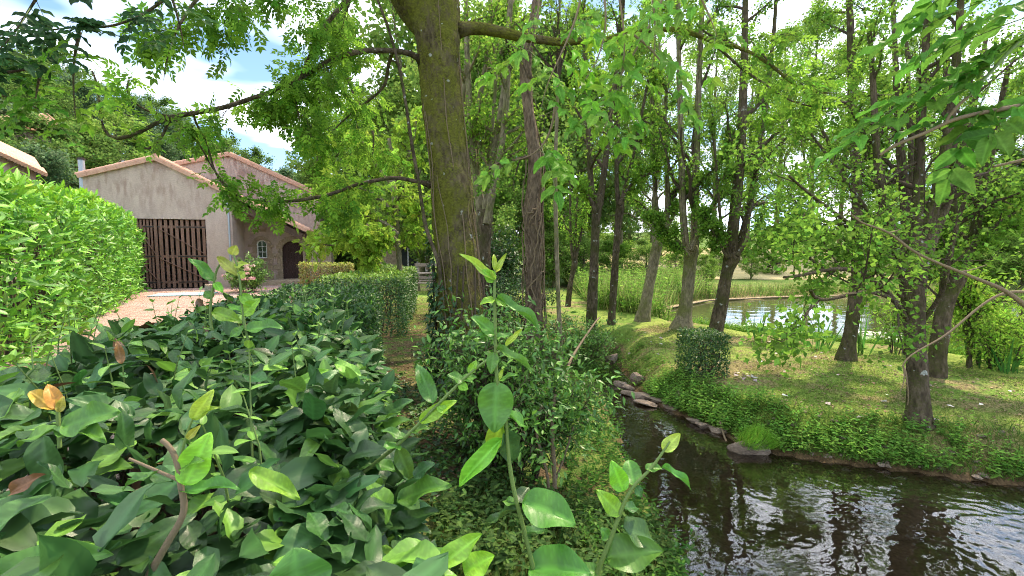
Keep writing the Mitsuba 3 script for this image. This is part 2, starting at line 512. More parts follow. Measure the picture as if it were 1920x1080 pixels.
# ---------------------------------------------------------------- water
def water_sheet(poly, z, step, rip):
    x0, y0, x1, y1 = poly.bounds
    xs, ys = np.arange(x0 - 0.4, x1 + 0.4, step), np.arange(y0 - 0.4, y1 + 0.4, step)
    X, Y = np.meshgrid(xs, ys)
    m = sd(poly, X.ravel(), Y.ravel()).reshape(X.shape) < 0.35
    Z = z + rip(X, Y)
    idx = -np.ones(X.shape, int)
    quad = m[:-1, :-1] & m[1:, :-1] & m[:-1, 1:] & m[1:, 1:]
    k = (np.arange(X.size)).reshape(X.shape)
    q = np.stack([k[:-1, :-1], k[:-1, 1:], k[1:, 1:], k[1:, :-1]], -1)[quad]
    used, inv = np.unique(q, return_inverse=True)
    q = inv.reshape(q.shape)
    v = np.stack([X.ravel(), Y.ravel(), Z.ravel()], 1)[used]
    return v, np.vstack([q[:, [0, 1, 2]], q[:, [0, 2, 3]]])


def ripples(X, Y):
    q = np.stack([X, Y, X * 0], -1)
    warp = (meshkit.fbm(q * 1.1, 2, 5) - 0.5)[..., None] * 0.9
    a = meshkit.fbm((q + warp * .6) * np.array([8.0, 14.0, 1]), 2, 11) - 0.5
    b = meshkit.fbm((q + warp * 0.3) * np.array([24.0, 34.0, 1]), 2, 13) - 0.5
    calm = 0.22 + 0.78 * sst(0.42, 0.6, meshkit.fbm(q * 0.7 + 4.2, 2, 3))
    return (a * 0.0055 + b * 0.0028) * calm


clip_poly = stream_poly.intersection(sbox(-1, 1.2, 8.5, 13))
scene['stream_water_material'] = {'type': 'dielectric', 'int_ior': 2.0, 'ext_ior': 1.0}
v, f = water_sheet(clip_poly, WZ, 0.015, ripples)
obj('stream', (v, f), 'stream_water_material', smooth=True)
tag('stream', kind='structure')


def pond_ripples(X, Y):
    q = np.stack([X, Y, X * 0], -1)
    return (meshkit.fbm(q * np.array([1.2, 3.5, 1]), 3, 21) - 0.5) * 0.012


scene['pond_water_material'] = {'type': 'twosided', 'bsdf': {'type': 'principled', 'base_color': {'type': 'rgb', 'value': [0.045, 0.05, 0.02]}, 'roughness': 0.06, 'specular': 0.6}}
v, f = water_sheet(pond_poly.intersection(sbox(0, 0, 30, 30)), PZ, 0.12, pond_ripples)
obj('pond', (v, f), 'pond_water_material', smooth=True)
tag('pond', kind='structure')

# ---------------------------------------------------------------- brick paving between the hedges and the house
rng = np.random.default_rng(11)
pave_poly = Polygon([(-4.2, 1.5), (-8.6, 8.2), (-10.2, 11.0), (-16.9, 20.9), (-12.4, 22.4), (-13.1, 24.6), (-9.6, 26.0), (-7.6, 20), (-4.9, 9.2), (-3.55, 5.2), (-2.6, 2.6), (-2.3, 1.5)])
scene['paving_joint_material'] = mat(lambda p, n, uv: mix((0.20, 0.15, 0.12), (0.34, 0.26, 0.22), fbm(p.x * 18, p.y * 18, 0, 3)), 0.95, 0.1)
m = trimesh.creation.extrude_polygon(pave_poly, 0.03, engine='earcut')
obj('brick_paving', (np.array(m.vertices) + [0, 0, 0.004 - 0.012], np.array(m.faces)), 'paving_joint_material')
tag('brick_paving', kind='structure')


def brick_fn(p, n, uv):
    q = cell_rand(dr.floor((p.x * 0.8 + p.y * 0.6) * 4.3), dr.floor((-p.x * 0.6 + p.y * 0.8) * 8.5))
    f = fbm(p.x * 14, p.y * 14, p.z * 14, 3)
    c = mix((0.31, 0.18, 0.14), (0.44, 0.29, 0.235), q * 0.5 + f * 0.5)
    st = fbm(p.x * 1.2, p.y * 1.2, 1, 3)
    return mix(c, (0.33, 0.27, 0.23), smoothstep(0.45, 0.72, st) * 0.7)


scene['brick_material'] = mat(brick_fn, 0.9, 0.15)
ux, uy = np.array([0.8, -0.6]) * 0, None
ang = math.radians(33)                        # rows run across the drive
e1, e2 = np.array([math.cos(ang), math.sin(ang)]), np.array([-math.sin(ang), math.cos(ang)])
bl, bw = 0.23, 0.115
near_b, far_b = [], []
one = bx(-bl / 2 + 0.004, bl / 2 - 0.004, -bw / 2 + 0.004, bw / 2 - 0.004, 0.0, 0.032)
R2 = np.array([[e1[0], e2[0], 0], [e1[1], e2[1], 0], [0, 0, 1.0]])
for r in range(-20, 330):
    for c in range(-140, 90):
        q = e1 * (c + 0.5 * (r % 2)) * bl + e2 * r * bw
        if q[1] > 26 or q[1] < 3.5 or q[0] < -19:
            continue
        far_b.append(q)
far_b = np.array(far_b)
far_b = far_b[shapely.contains_xy(pave_poly.buffer(-0.13), far_b[:, 0], far_b[:, 1])]
# those in the photograph first: seen left of the near hedge
u = 960 + F_PX * far_b[:, 0] / far_b[:, 1]
vis = (u > 140) & (far_b[:, 1] > 6.2)
order = np.argsort(np.where(vis, far_b[:, 1], 99 + far_b[:, 1]))
far_b = far_b[order]
for q in far_b[:300]:
    obj('brick', xf(one, R2, (q[0], q[1], 0.0 + rng.normal(0, 0.0015))), 'brick_material', 'brick_paving')
rest = far_b[300:]
obj('bricks', cat([xf(one, R2, (q[0], q[1], rng.normal(0, 0.0015))) for q in rest]), 'brick_material', 'brick_paving', kind='stuff')

# ================================================================ THE HOUSE
A18 = math.radians(18)
HR = np.array([math.cos(A18), math.sin(A18), 0])      # along the front, to the right
HB = np.array([-math.sin(A18), math.cos(A18), 0])     # to the back
HO = G(441, 540, 0.0)                                 # foot of the right front corner of the garage
HM = np.stack([HR, HB, [0, 0, 1.0]], 1)


def hp(s, b, z):
    return HO + HR * s + HB * b + np.array([0, 0, z])


def hs(x, y, b=0.0):
    """(along, up) of a pixel on the house plane b metres behind the front"""
    q = OP(x, y, HO + HB * b, HB) - HO
    return float(q @ HR), float(q[2])


def wall(poly, b0, b1):
    """a wall of the outline poly (along, up), from b0 to b1 behind the front"""
    m = trimesh.creation.extrude_polygon(poly, b1 - b0, engine='earcut')
    v = np.array(m.vertices)
    out = HO + v[:, :1] * HR + v[:, 1:2] * np.array([0, 0, 1.0]) + (b0 + v[:, 2:]) * HB
    f = np.array(m.faces)
    return out, f[:, ::-1] if np.dot(np.cross(HR, [0, 0, 1.0]), HB) < 0 else f


def hbox(s0, s1, b0, b1, z0, z1, ch=0.0):
    return xf(bx(s0, s1, b0, b1, z0, z1, ch), HM, HO)


def render_wall_fn(p, n, uv):
    f = fbm(p.x * 2.2, p.y * 2.2, p.z * 1.0, 4)
    fine = fbm(p.x * 24, p.y * 24, p.z * 24, 3)
    c = mix((0.42, 0.325, 0.265), (0.55, 0.445, 0.37), f)
    up = smoothstep(2.9, 5.2, p.z)
    stain = smoothstep(0.40, 0.66, fbm(p.x * 8, p.y * 8, p.z * 1.6, 4) * .6 + .4 * fbm(p.x * 1.4, p.y * 1.4, p.z * 1.1, 3)) * (0.3 + 0.7 * up)
    c = mix(c, (0.30, 0.20, 0.165), stain * 0.85)
    return c * (0.84 + 0.32 * fine)


scene['render_material'] = mat(render_wall_fn, 0.95, 0.1, lambda p, n, uv: fbm(p.x * 32, p.y * 32, p.z * 32, 3), 0.018)
scene['stone_material'] = mat(lambda p, n, uv: mix((0.27, 0.20, 0.13), (0.46, 0.37, 0.26), fbm(p.x * 7, p.y * 7, p.z * 7, 4)) * (0.75 + 0.5 * fbm(p.x * 40, p.y * 40, p.z * 40, 2)), 0.95, 0.1, lambda p, n, uv: fbm(p.x * 28, p.y * 28, p.z * 28, 3), 0.02)
scene['tile_material'] = mat(lambda p, n, uv: mix((0.42, 0.215, 0.14), (0.62, 0.40, 0.29), fbm(p.x * 3.1, p.y * 3.1, p.z * 3.1, 3) * 0.6 + 0.4 * noise(p.x * 23, p.y * 23, p.z * 23)), 0.85, 0.2)
def wood_fn(d, l):
    return lambda p, n, uv: mix(d, l, fbm(p.x * 34, p.y * 34, p.z * 2.2, 3) * 0.7 + 0.3 * noise(p.x * 3, p.y * 3, p.z * 1.2))
scene['gate_wood'] = mat(wood_fn((0.11, 0.065, 0.045), (0.33, 0.20, 0.145)), 0.85, 0.2)
scene['door_wood'] = mat(wood_fn((0.03, 0.016, 0.013), (0.075, 0.042, 0.034)), 0.7, 0.25)
scene['beam_wood'] = mat(wood_fn((0.055, 0.036, 0.026), (0.13, 0.09, 0.065)), 0.9, 0.15)
scene['old_wood'] = mat(wood_fn((0.17, 0.13, 0.10), (0.36, 0.30, 0.24)), 0.9, 0.15)
scene['iron'] = plain((0.06, 0.05, 0.045), 0.6, 0.5)
scene['zinc'] = plain((0.38, 0.42, 0.47), 0.45, 0.5)
scene['white_paint'] = plain((0.78, 0.78, 0.76), 0.5)
scene['dark_glass'] = {'type': 'twosided', 'bsdf': {'type': 'principled', 'base_color': {'type': 'rgb', 'value': [0.03, 0.035, 0.04]}, 'roughness': 0.08, 'specular': 0.7}}
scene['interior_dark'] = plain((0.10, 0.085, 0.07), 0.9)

house = thing('garage_house', 'rendered house with low gable, slatted brown garage gate and arched porch door', 'house')
s_apex, z_apex = hs(292, 299)
s_l, z_l = hs(153, 331)
s_r, z_r = hs(574, 433)                              # right eave of the long roof slope
zc = z_apex + (z_r - z_apex) * (0 - s_apex) / (s_r - s_apex)
gs0, gz1 = hs(250, 410)
gs1, gz1b = hs(385, 411)
gz1 = (gz1 + gz1b) / 2
front = Polygon([(s_l, -0.3), (0, -0.3), (0, zc - 0.02), (s_apex, z_apex), (s_l, z_l)])
gate_hole = sbox(gs0, 0.0, gs1, gz1)
obj('wall', wall(front.difference(gate_hole), 0.0, 0.35), 'render_material', house)
obj('wall', hbox(-0.35, 0.0, 0.352, 2.45, -0.3, zc - 0.03), 'render_material', house)             # return wall of the porch
obj('wall', hbox(s_l + 0.002, s_l + 0.35, 0.352, 9, -0.3, z_l - 0.03), 'render_material', house)
# porch wall, 2.4 m back, with arched door and arched window
PB = 2.4
ds0, dz0 = hs(531, 523, PB)
ds1, dz1 = hs(567, 452, PB)
PZF = dz0
ws0, wz0 = hs(482, 484, PB)
ws1, wz1 = hs(500, 450, PB)


def arch(s0, s1, z0, z1, grow=0.0):
    r = (s1 - s0) / 2 + grow
    a = np.linspace(0, np.pi, 17)
    c = (s0 + s1) / 2
    rise = min(r, 0.9 * r)
    zs = z1 + grow - rise
    return Polygon([(c - r, z0 - grow)] + [(c - r * math.cos(t), zs + rise * math.sin(t)) for t in a] + [(c + r, z0 - grow)])


s_pr, _ = hs(605, 480, PB)
z_pr = zc + (z_r - z_apex) / (s_r - s_apex) * s_pr
porch = Polygon([(-0.02, -0.3), (s_pr, -0.3), (s_pr, z_pr - 0.05), (-0.02, zc - 0.05)])
door_p, win_p = arch(ds0, ds1, dz0, dz1), arch(ws0, ws1, wz0, wz1)
obj('wall', wall(porch.difference(door_p).difference(win_p), PB, PB + 0.4), 'render_material', house)
obj('wall', hbox(s_l, s_pr + 2.5, 9.0, 9.3, -0.3, 2.4), 'render_material', house)
obj('porch_floor', hbox(0.002, s_pr + 0.3, 0.9, PB - 0.002, -0.2, PZF, 0.02), 'stone_material', house)
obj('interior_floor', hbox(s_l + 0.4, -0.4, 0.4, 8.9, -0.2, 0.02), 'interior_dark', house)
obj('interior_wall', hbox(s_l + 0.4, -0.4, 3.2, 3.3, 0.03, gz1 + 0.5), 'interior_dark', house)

# stones round the door and the window, and quoins
rngS = np.random.default_rng(5)


def voussoirs(s0, s1, z0, z1, n, t, jamb):
    c, r = (s0 + s1) / 2, (s1 - s0) / 2
    rise = 0.9 * r
    zs = z1 - rise
    for k in range(n):
        a0, a1 = math.pi * k / n + 0.02, math.pi * (k + 1) / n - 0.02
        tt = t * rngS.uniform(0.9, 1.15)
        pl = Polygon([(c - (r) * math.cos(a0), zs + rise * math.sin(a0)), (c - r * math.cos(a1), zs + rise * math.sin(a1)),
                      (c - (r + tt) * math.cos(a1), zs + (rise + tt) * math.sin(a1)), (c - (r + tt) * math.cos(a0), zs + (rise + tt) * math.sin(a0))])
        obj('stone', wall(pl, PB - 0.035 - rngS.random() * 0.02, PB + 0.2), 'stone_material', house)
    for side, e in ((-1, s0), (1, s1)):
        z = z0 - 0.02
        k = 0
        while z < zs - 0.06:
            hgt = min(rngS.uniform(0.2, 0.32), zs - z)
            L = (0.22 if k % 2 else 0.38) * rngS.uniform(0.85, 1.15) * jamb
            a, b = (e - L, e) if side < 0 else (e, e + L)
            obj('stone', hbox(a, b, PB - 0.035 - rngS.random() * 0.025, PB + 0.2, z, z + hgt - 0.012, 0.01), 'stone_material', house)
            z += hgt
            k += 1


voussoirs(ds0, ds1, dz0, dz1, 9, 0.26, 1.0)
voussoirs(ws0, ws1, wz0, wz1, 7, 0.2, 0.9)
z = PZF
row = 0
while z < wz0 - 0.02:                                  # rough stonework under the window
    hgt = min(rngS.uniform(0.2, 0.3), wz0 - z)
    s = 0.25 + 0.1 * (row % 2)
    while s < ds0 - 0.42:
        L = rngS.uniform(0.25, 0.45)
        obj('stone', hbox(s, min(s + L, ds0 - 0.42) - 0.015, PB - 0.03 - rngS.random() * 0.025, PB + 0.1, z + 0.004, z + hgt - 0.012, 0.012), 'stone_material', house)
        s += L
    z += hgt
    row += 1
obj('stone', hbox((ws0 + ws1) / 2 - 0.25, (ws0 + ws1) / 2 + 0.25, PB - 0.04, PB + 0.1, wz1 + 0.42, wz1 + 0.58, 0.012), 'stone_material', house)
obj('sill', hbox(ws0 - 0.08, ws1 + 0.08, PB - 0.09, PB + 0.2, wz0 - 0.09, wz0 - 0.004, 0.012), 'stone_material', house)

# arched door of vertical planks
door = f'{house}__door'
n = 7
for k in range(n):
    a, b = ds0 + (ds1 - ds0) * k / n, ds0 + (ds1 - ds0) * (k + 1) / n
    pl = door_p.intersection(sbox(a + 0.004, dz0, b - 0.004, dz1 + 1))
    obj('plank', wall(pl, PB + 0.16 + 0.004 * (k % 2), PB + 0.21), 'door_wood', door)
obj('handle', hbox(ds0 + 0.10, ds0 + 0.14, PB + 0.10, PB + 0.16, dz0 + 0.95, dz0 + 1.1, 0.008), 'iron', door)
# arched white window of six panes
win = f'{house}__window'
fr = win_p.difference(win_p.buffer(-0.055))
obj('frame', wall(fr, PB + 0.10, PB + 0.16), 'white_paint', win)
cs = (ws0 + ws1) / 2
for (a, b, c, d) in [(cs - 0.016, cs + 0.016, wz0 + 0.05, wz1 - 0.05)] + [(ws0 + 0.05, ws1 - 0.05, wz0 + (wz1 - wz0) * q - 0.014, wz0 + (wz1 - wz0) * q + 0.014) for q in (0.34, 0.64)]:
    obj('glazing_bar', hbox(a, b, PB + 0.105 + (0.003 if b - a > 0.1 else 0), PB + 0.15 - (0.003 if b - a > 0.1 else 0), c, d, 0.004), 'white_paint', win)
for sx in (0, 1):
    for k in range(3):
        lo, hi = (0.04, 0.34, 0.64)[k], (0.34, 0.64, 0.99)[k]
        pl = win_p.buffer(-0.045).intersection(sbox((ws0, cs)[sx], wz0 + (wz1 - wz0) * lo, (cs, ws1)[sx], wz0 + (wz1 - wz0) * hi))
        if not pl.is_empty:
            obj('pane', wall(pl.buffer(-0.002), PB + 0.122, PB + 0.128), 'dark_glass', win)
# porch post, stone pier and beam
pp, _ = hs(577, 470, 0.5)
obj('porch_post', hbox(pp - 0.09, pp + 0.09, 0.3, 0.48, PZF - 0.2, z_pr + 0.25, 0.012), 'beam_wood', house)
obj('stone_pier', hbox(s_pr - 0.1, s_pr + 0.45, PB - 0.35, PB + 0.38, -0.2, z_pr - 0.25, 0.02), 'stone_material', house)
slope = (z_r - z_apex) / (s_r - s_apex)
obj('porch_beam', beam(hp(-0.02, 0.18, zc - 0.36), hp(s_r - 0.2, 0.18, zc - 0.36 + slope * (s_r - 0.2)), 0.16, 0.3), 'beam_wood', house)
obj('porch_ceiling', cat([beam(hp(0.0, 0.4 + 0.45 * k, zc - 0.2), hp(s_r - 0.1, 0.4 + 0.45 * k, zc - 0.2 + slope * (s_r - 0.1)), 0.44, 0.03) for k in range(5)]), 'beam_wood', house, kind='stuff')
# the gate: two leaves of upright planks with bars and braces
gate_w = (gs1 - gs0)
mid = hs(295, 470)[0]
for nm, a, b, npl in (('gate_leaf', gs0 + 0.02, mid - 0.02, 6), ('gate_leaf', mid + 0.02, gs1 - 0.02, 9)):
    leafk = uniq(f'{house}__{nm}') if f'{house}__{nm}' not in labels else f'{house}__{nm}_001'
    labels.setdefault(leafk, {})
    w = (b - a) / npl
    for k in range(npl):
        pw = w * (0.56 if k % 3 else 0.64)
        obj('plank', hbox(a + w * k + (w - pw) / 2, a + w * k + (w + pw) / 2, 0.10, 0.135, 0.06 + rngS.normal(0, 0.01), gz1 - 0.03 + rngS.normal(0, 0.008), 0.004), 'gate_wood', leafk)
    for q in (0.10, 0.47, 0.89):
        obj('rail', hbox(a, b, 0.137, 0.18, gz1 * q - 0.06, gz1 * q + 0.06, 0.005), 'gate_wood', leafk)
        obj('strap_hinge', hbox(b - (b - a) * 0.62, b + 0.12, 0.088, 0.098, gz1 * q - 0.028, gz1 * q + 0.028), 'iron', leafk)
    for z0, z1 in ((0.86, 0.5), (0.44, 0.13)):
        obj('brace', beam(hp(a + 0.06, 0.09, gz1 * z0), hp(b - 0.06, 0.09, gz1 * z1), 0.02, 0.10, up=HB * -1), 'gate_wood', leafk)
    if nm and a < mid - 0.1:
        obj('edge_post', hbox(b - 0.08, b + 0.03, 0.06, 0.099, 0.05, gz1 - 0.02, 0.005), 'gate_wood', leafk)
del labels[f'{house}__gate_leaf'], labels[f'{house}__gate_leaf_001']


# roof slopes of round tiles
def roof(parent, s0, z0, s1, z1, b0, b1, over=0.12, tile=0.33, verge=True, lift=0.06):
    """one slope from the ridge (s0, z0) to the eave (s1, z1), from b0 to b1 deep; verge tiles as parts"""
    a, e = np.array([s0, z0]), np.array([s1, z1])
    L = np.linalg.norm(e - a)
    dirn = (e - a) / L
    L += over
    nn = np.array([-dirn[1], dirn[0]])
    nn = nn * np.sign(nn[1])
    nrow = max(1, int(L / tile))
    H3 = lambda q, b: HO + HR * q[0] + np.array([0, 0, q[1]]) + HB * b
    obj('roof', cat([beam(H3(a + nn * 0.02, (b0 + b1) / 2), H3(a + dirn * L + nn * 0.02, (b0 + b1) / 2), b1 - b0, 0.05)]), 'tile_material', parent)
    for k in range(nrow if verge else 0):
        q0, q1 = a + dirn * (L * k / nrow) + nn * lift, a + dirn * (L * (k + 1) / nrow + 0.03) + nn * (lift - 0.0)
        p0, p1 = H3(q0 + nn * 0.015, b0 - 0.06), H3(q1 + nn * 0.03, b0 - 0.06)
        g = np.linspace(-0.15, math.pi + 0.15, 8)
        ax, upv = HB, HR * nn[0] + np.array([0, 0, nn[1]])
        prof = [(-0.13 * math.cos(t), 0.10 * math.sin(t)) for t in g] + [(0.11 * math.cos(t), 0.08 * math.sin(t)) for t in g]
        ring = lambda p: np.array([p + ax * (x + 0.1) + upv * y for x, y in prof])
        v = np.vstack([ring(p0), ring(p1)])
        m = 16
        f = np.array([[i, (i + 1) % m, m + (i + 1) % m, m + i] for i in range(m)])
        f = np.vstack([f[:, [0, 1, 2]], f[:, [0, 2, 3]], [[i, 15 - i, 14 - i] for i in range(7)], [[i, 14 - i, i + 1] for i in range(7)]])
        obj('verge_tile', (v, f), 'tile_material', parent)
        # flat face tile hanging over the wall edge
        obj('verge_tile', beam(H3(q0 - nn * 0.06, b0 - 0.085), H3(q1 - nn * 0.06 - dirn * 0.035, b0 - 0.085), 0.03, 0.17, up=upv), 'tile_material', parent)
    # the field of tiles behind: rows of rolls
    rolls = []
    b = b0 + 0.32
    while b < b1:
        rolls.append(tube(np.array([H3(a + nn * 0.045, b), H3(a + dirn * L + nn * 0.045, b)]), 0.085, 8))
        b += 0.21
    if rolls:
        obj('tile_rolls', cat(rolls), 'tile_material', parent, kind='stuff')


roof(house, s_apex, z_apex + 0.03, s_l, z_l + 0.03, -0.05, 9.2)
roof(house, s_apex, z_apex + 0.03, s_r, z_r + 0.03, -0.05, 9.2)
obj('ridge_tiles', tube(np.array([hp(s_apex, -0.1, z_apex + 0.13), hp(s_apex, 9.2, z_apex + 0.13)]), 0.12, 10), 'tile_material', house)
# flue pipe with a cap at the left corner, downpipe at the right one, roof vent
fl = P(152, 300, 20.0)
obj('flue_pipe', tube(np.array([[fl[0], fl[1], -0.1], [fl[0], fl[1], fl[2]]]), 0.115, 16), 'zinc', house)
obj('flue_cap', cat([tube(np.array([[fl[0], fl[1], fl[2] + 0.004], [fl[0], fl[1], fl[2] + 0.07]]), 0.14, 16), tube(np.array([[fl[0], fl[1], fl[2] - 0.05], [fl[0], fl[1], fl[2] + 0.1]]), 0.09, 12)]), 'iron', house)
obj('downpipe', tube(np.array([hp(-0.12, -0.06, 0.1), hp(-0.12, -0.06, zc - 0.9), hp(-0.16, -0.06, zc - 0.35)]), 0.04, 10), 'zinc', house)
rv = P(233, 302, 24)
obj('roof_vent', tube(np.array([rv - [0, 0, 0.4], rv]), 0.12, 10), 'zinc', house)

# taller rear house
RB_ = 6.5
rh = thing('rear_house', 'taller stained gable wall with red verge tiles rising behind the garage roof', 'house')
ra, rz = hs(430, 291, RB_)
rl, rlz = hs(322, 311, RB_)
rr, rrz = hs(597, 366, RB_)
obj('wall', wall(Polygon([(rl, 0.5), (rr, 0.5), (rr, rrz), (ra, rz), (rl, rlz)]), RB_, RB_ + 0.4), 'render_material', rh)
obj('wall', hbox(rr - 0.4, rr - 0.004, RB_ + 0.402, RB_ + 9, 0, rrz - 0.1), 'render_material', rh)
roof(rh, ra, rz + 0.03, rl, rlz + 0.03, RB_ - 0.05, RB_ + 8.5, over=0.02)
roof(rh, ra, rz + 0.03, rr, rrz + 0.03, RB_ - 0.05, RB_ + 8.5)

# terrace building right of it: stone piers, dark open bay, white windows, railing on top
tb = thing('terrace_building', 'low stone outbuilding with open dark bay and white window half hidden by branches', 'building')
B2 = 4.2
q = lambda x, y: hs(x, y, B2)
t0, _ = q(600, 500)
t1, _ = q(806, 500)
top = q(640, 424)[1]
bay = sbox(q(612, 0)[0], -0.1, q(690, 0)[0], q(650, 466)[1])
w0, w1 = q(739, 0)[0], q(792, 0)[0]
wzl, wzh = q(765, 506)[1], q(765, 456)[1]
obj('wall', wall(sbox(t0, -0.3, t1, top).difference(bay).difference(sbox(w0, wzl, w1, wzh)), B2, B2 + 0.4), 'stone_material', tb)
obj('back_wall', hbox(t0, t1, B2 + 3.5, B2 + 3.7, -0.3, top - 0.1), 'interior_dark', tb)
obj('roof_slab', hbox(t0 - 0.1, t1 + 0.1, B2 - 0.25, B2 + 3.9, top + 0.004, top + 0.18, 0.02), 'stone_material', tb)
obj('door_post', hbox(q(690, 0)[0], q(699, 0)[0], B2 - 0.1, B2 + 0.1, -0.2, top - 0.05, 0.01), 'beam_wood', tb)
wk = f'{tb}__window'
obj('frame', wall(sbox(w0, wzl, w1, wzh).difference(sbox(w0 + 0.07, wzl + 0.07, w1 - 0.07, wzh - 0.07)), B2 + 0.08, B2 + 0.14), 'white_paint', wk)
for k in (1, 2):
    c = w0 + (w1 - w0) * k / 3
    obj('glazing_bar', hbox(c - 0.03, c + 0.03, B2 + 0.085, B2 + 0.135, wzl + 0.07, wzh - 0.07), 'white_paint', wk)
for k in range(3):
    obj('pane', hbox(w0 + (w1 - w0) * k / 3 + 0.07, w0 + (w1 - w0) * (k + 1) / 3 - 0.07, B2 + 0.105, B2 + 0.112, wzl + 0.07, wzh - 0.07), 'dark_glass', wk)
obj('sill', hbox(w0 - 0.1, w1 + 0.1, B2 - 0.08, B2 + 0.08, wzl - 0.1, wzl - 0.004, 0.01), 'white_paint', wk)
rail = thing('terrace_railing', 'brown wooden railing of upright bars on the outbuilding roof beside the gable', 'railing')
x0r, x1r = q(598, 0)[0], q(660, 0)[0]
zt = q(620, 400)[1]
for k in range(13):
    c = x0r + (x1r - x0r) * k / 12
    obj('baluster', hbox(c - 0.022, c + 0.022, B2 + 0.0, B2 + 0.045, top + 0.182, zt - 0.004, 0.004), 'beam_wood', rail)
obj('top_rail', hbox(x0r - 0.05, x1r + 0.05, B2 - 0.02, B2 + 0.06, zt, zt + 0.06, 0.006), 'beam_wood', rail)

# neighbour's roofs at the left edge
nb = thing('neighbour_house', 'house with red tiled eave and rafters showing above the laurel hedge at left', 'house')
ND = 20.0
e0, e1_ = P(-60, 262, ND - 1), P(88, 329, ND + 1.5)
back = np.array([-3.5, 3.0, 1.4])
sl = np.array([e0, e1_, e1_ + back, e0 + back])
obj('roof', (np.vstack([sl, sl - [0, 0, 0.06]]), np.array([[0, 1, 2], [0, 2, 3], [4, 6, 5], [4, 7, 6], [0, 4, 5], [0, 5, 1], [1, 5, 6], [1, 6, 2]])), 'tile_material', nb)
ev = e1_ - e0
for k in range(22):
    p0 = e0 + ev * (k + 0.5) / 22
    obj('eave_tile', tube(np.array([p0 - nrm(back) * 0.05 + [0, 0, 0.03], p0 + nrm(back) * 1.2 + [0, 0, 0.03]]), 0.09, 8), 'tile_material', nb)
    if k % 2 == 0:
        obj('rafter', beam(p0 + [0, 0, -0.11], p0 + nrm(back) * 1.0 + [0, 0, -0.11], 0.08, 0.1), 'beam_wood', nb)
wv = np.array([e0 + nrm(back) * 0.5, e1_ + nrm(back) * 0.5 - nrm(ev) * 0.4])
obj('wall', (np.array([[*wv[0][:2], -0.5], [*wv[1][:2], -0.5], wv[1] - [0, 0, 0.1], wv[0] - [0, 0, 0.1], [*(wv[0] + back * .5)[:2], -0.5], [*(wv[1] + back * .5)[:2], -0.5], wv[1] + back * .4, wv[0] + back * .4]),
             np.array([[0, 1, 2], [0, 2, 3], [1, 5, 6], [1, 6, 2], [5, 4, 7], [5, 7, 6], [4, 0, 3], [4, 3, 7]])), 'render_material', nb)
nb2 = thing('hillside_house', 'small red tiled roof among the trees on the hillside, far left', 'house')
c = P(6, 252, 34)
g1 = xf(bx(-3, 3, -2.5, 2.5, -6, 0.0), None, c)
obj('wall', g1, 'render_material', nb2)
rf = np.array([[-3.3, -2.9, 0.02], [3.3, -2.9, 0.02], [3.3, 0, 1.5], [-3.3, 0, 1.5], [-3.3, 2.9, 0.02], [3.3, 2.9, 0.02]]) + c
obj('roof', (rf, np.array([[0, 1, 2], [0, 2, 3], [3, 2, 5], [3, 5, 4], [0, 3, 4], [1, 5, 2], [0, 4, 5], [0, 5, 1]])), 'tile_material', nb2)

# things on the terrace
mt = thing('pale_blue_mat', 'pale blue mat lying flat on the brick drive before the gate', 'mat')
mc = G(345, 553, 0.03)
obj('sheet', xf(bx(-1.0, 1.0, -0.55, 0.55, 0.0, 0.03, 0.012), HM, mc + [0, 0, 0.012]), plain((0.33, 0.56, 0.60), 0.7), mt)
obj('edging', cat([xf(bx(-1.02, 1.02, s * 0.565 - 0.012, s * 0.565 + 0.012, -0.004, 0.036, 0.006), HM, mc + [0, 0, 0.012]) for s in (-1, 1)]), plain((0.45, 0.62, 0.65), 0.7), mt)
st = thing('wooden_stump', 'short grey sawn log standing on the drive beside the hydrangea', 'stump')
sc_ = G(394, 551, 0.02)
obj('log', trunk_mesh([(*sc_, 0.20), (*(sc_ + [0, 0, 0.2]), 0.185), (*(sc_ + [0.01, 0, 0.36]), 0.18)], 24, 20, 0.012, seed=8, lumps=0.02), 'old_wood', st, smooth=40)
obj('cut_face', tube(np.array([sc_ + [0.01, 0, 0.355], sc_ + [0.01, 0, 0.366]]), 0.17, 20), plain((0.42, 0.33, 0.23), 0.9), st)
pt = thing('picnic_table', 'weathered wooden picnic table at the end of the grass path, left of the mossy trunk', 'table')
pc = G(812, 549, 0.0)
for k in range(4):
    obj('top_plank', xf(bx(-0.95, 0.95, -0.36 + 0.185 * k, -0.36 + 0.185 * k + 0.165, 0.80, 0.84, 0.005), None, pc), 'old_wood', pt)
for s in (-1, 1):
    obj('bench_plank', xf(bx(-0.95, 0.95, s * 0.72 - 0.13, s * 0.72 + 0.13, 0.43, 0.47, 0.005), None, pc), 'old_wood', pt)
    obj('back_plank', xf(bx(-0.95, 0.95, 0.98, 1.02, 0.50 + 0.28 * (s + 1), 0.64 + 0.28 * (s + 1), 0.005), None, pc), 'old_wood', pt)
    for yy in (-1, 1):
        obj('leg', beam(pc + [s * 0.7, yy * 0.7, 0.0], pc + [s * 0.7, yy * 0.18, 0.79], 0.05, 0.09, up=(1, 0, 0)), 'old_wood', pt)
    obj('back_post', xf(bx(s * 0.8 - 0.04, s * 0.8 + 0.04, 1.022, 1.09, 0, 1.22, 0.006), None, pc), 'old_wood', pt)
    obj('cross_bar', beam(pc + [s * 0.7 + 0.055, -0.8, 0.41], pc + [s * 0.7 + 0.055, 0.8, 0.41], 0.05, 0.03), 'old_wood', pt)

# ================================================================ TREES
def foot(x, y):
    """where the sight line of a pixel meets the ground"""
    z = 0.0
    for _ in range(12):
        q = G(x, y, z)
        z = z * 0.4 + 0.6 * float(height(q[:1], q[1:2])[0])
    q[2] = z
    return q


def hgt(x, y):
    return float(height(np.array([x]), np.array([y]))[0])


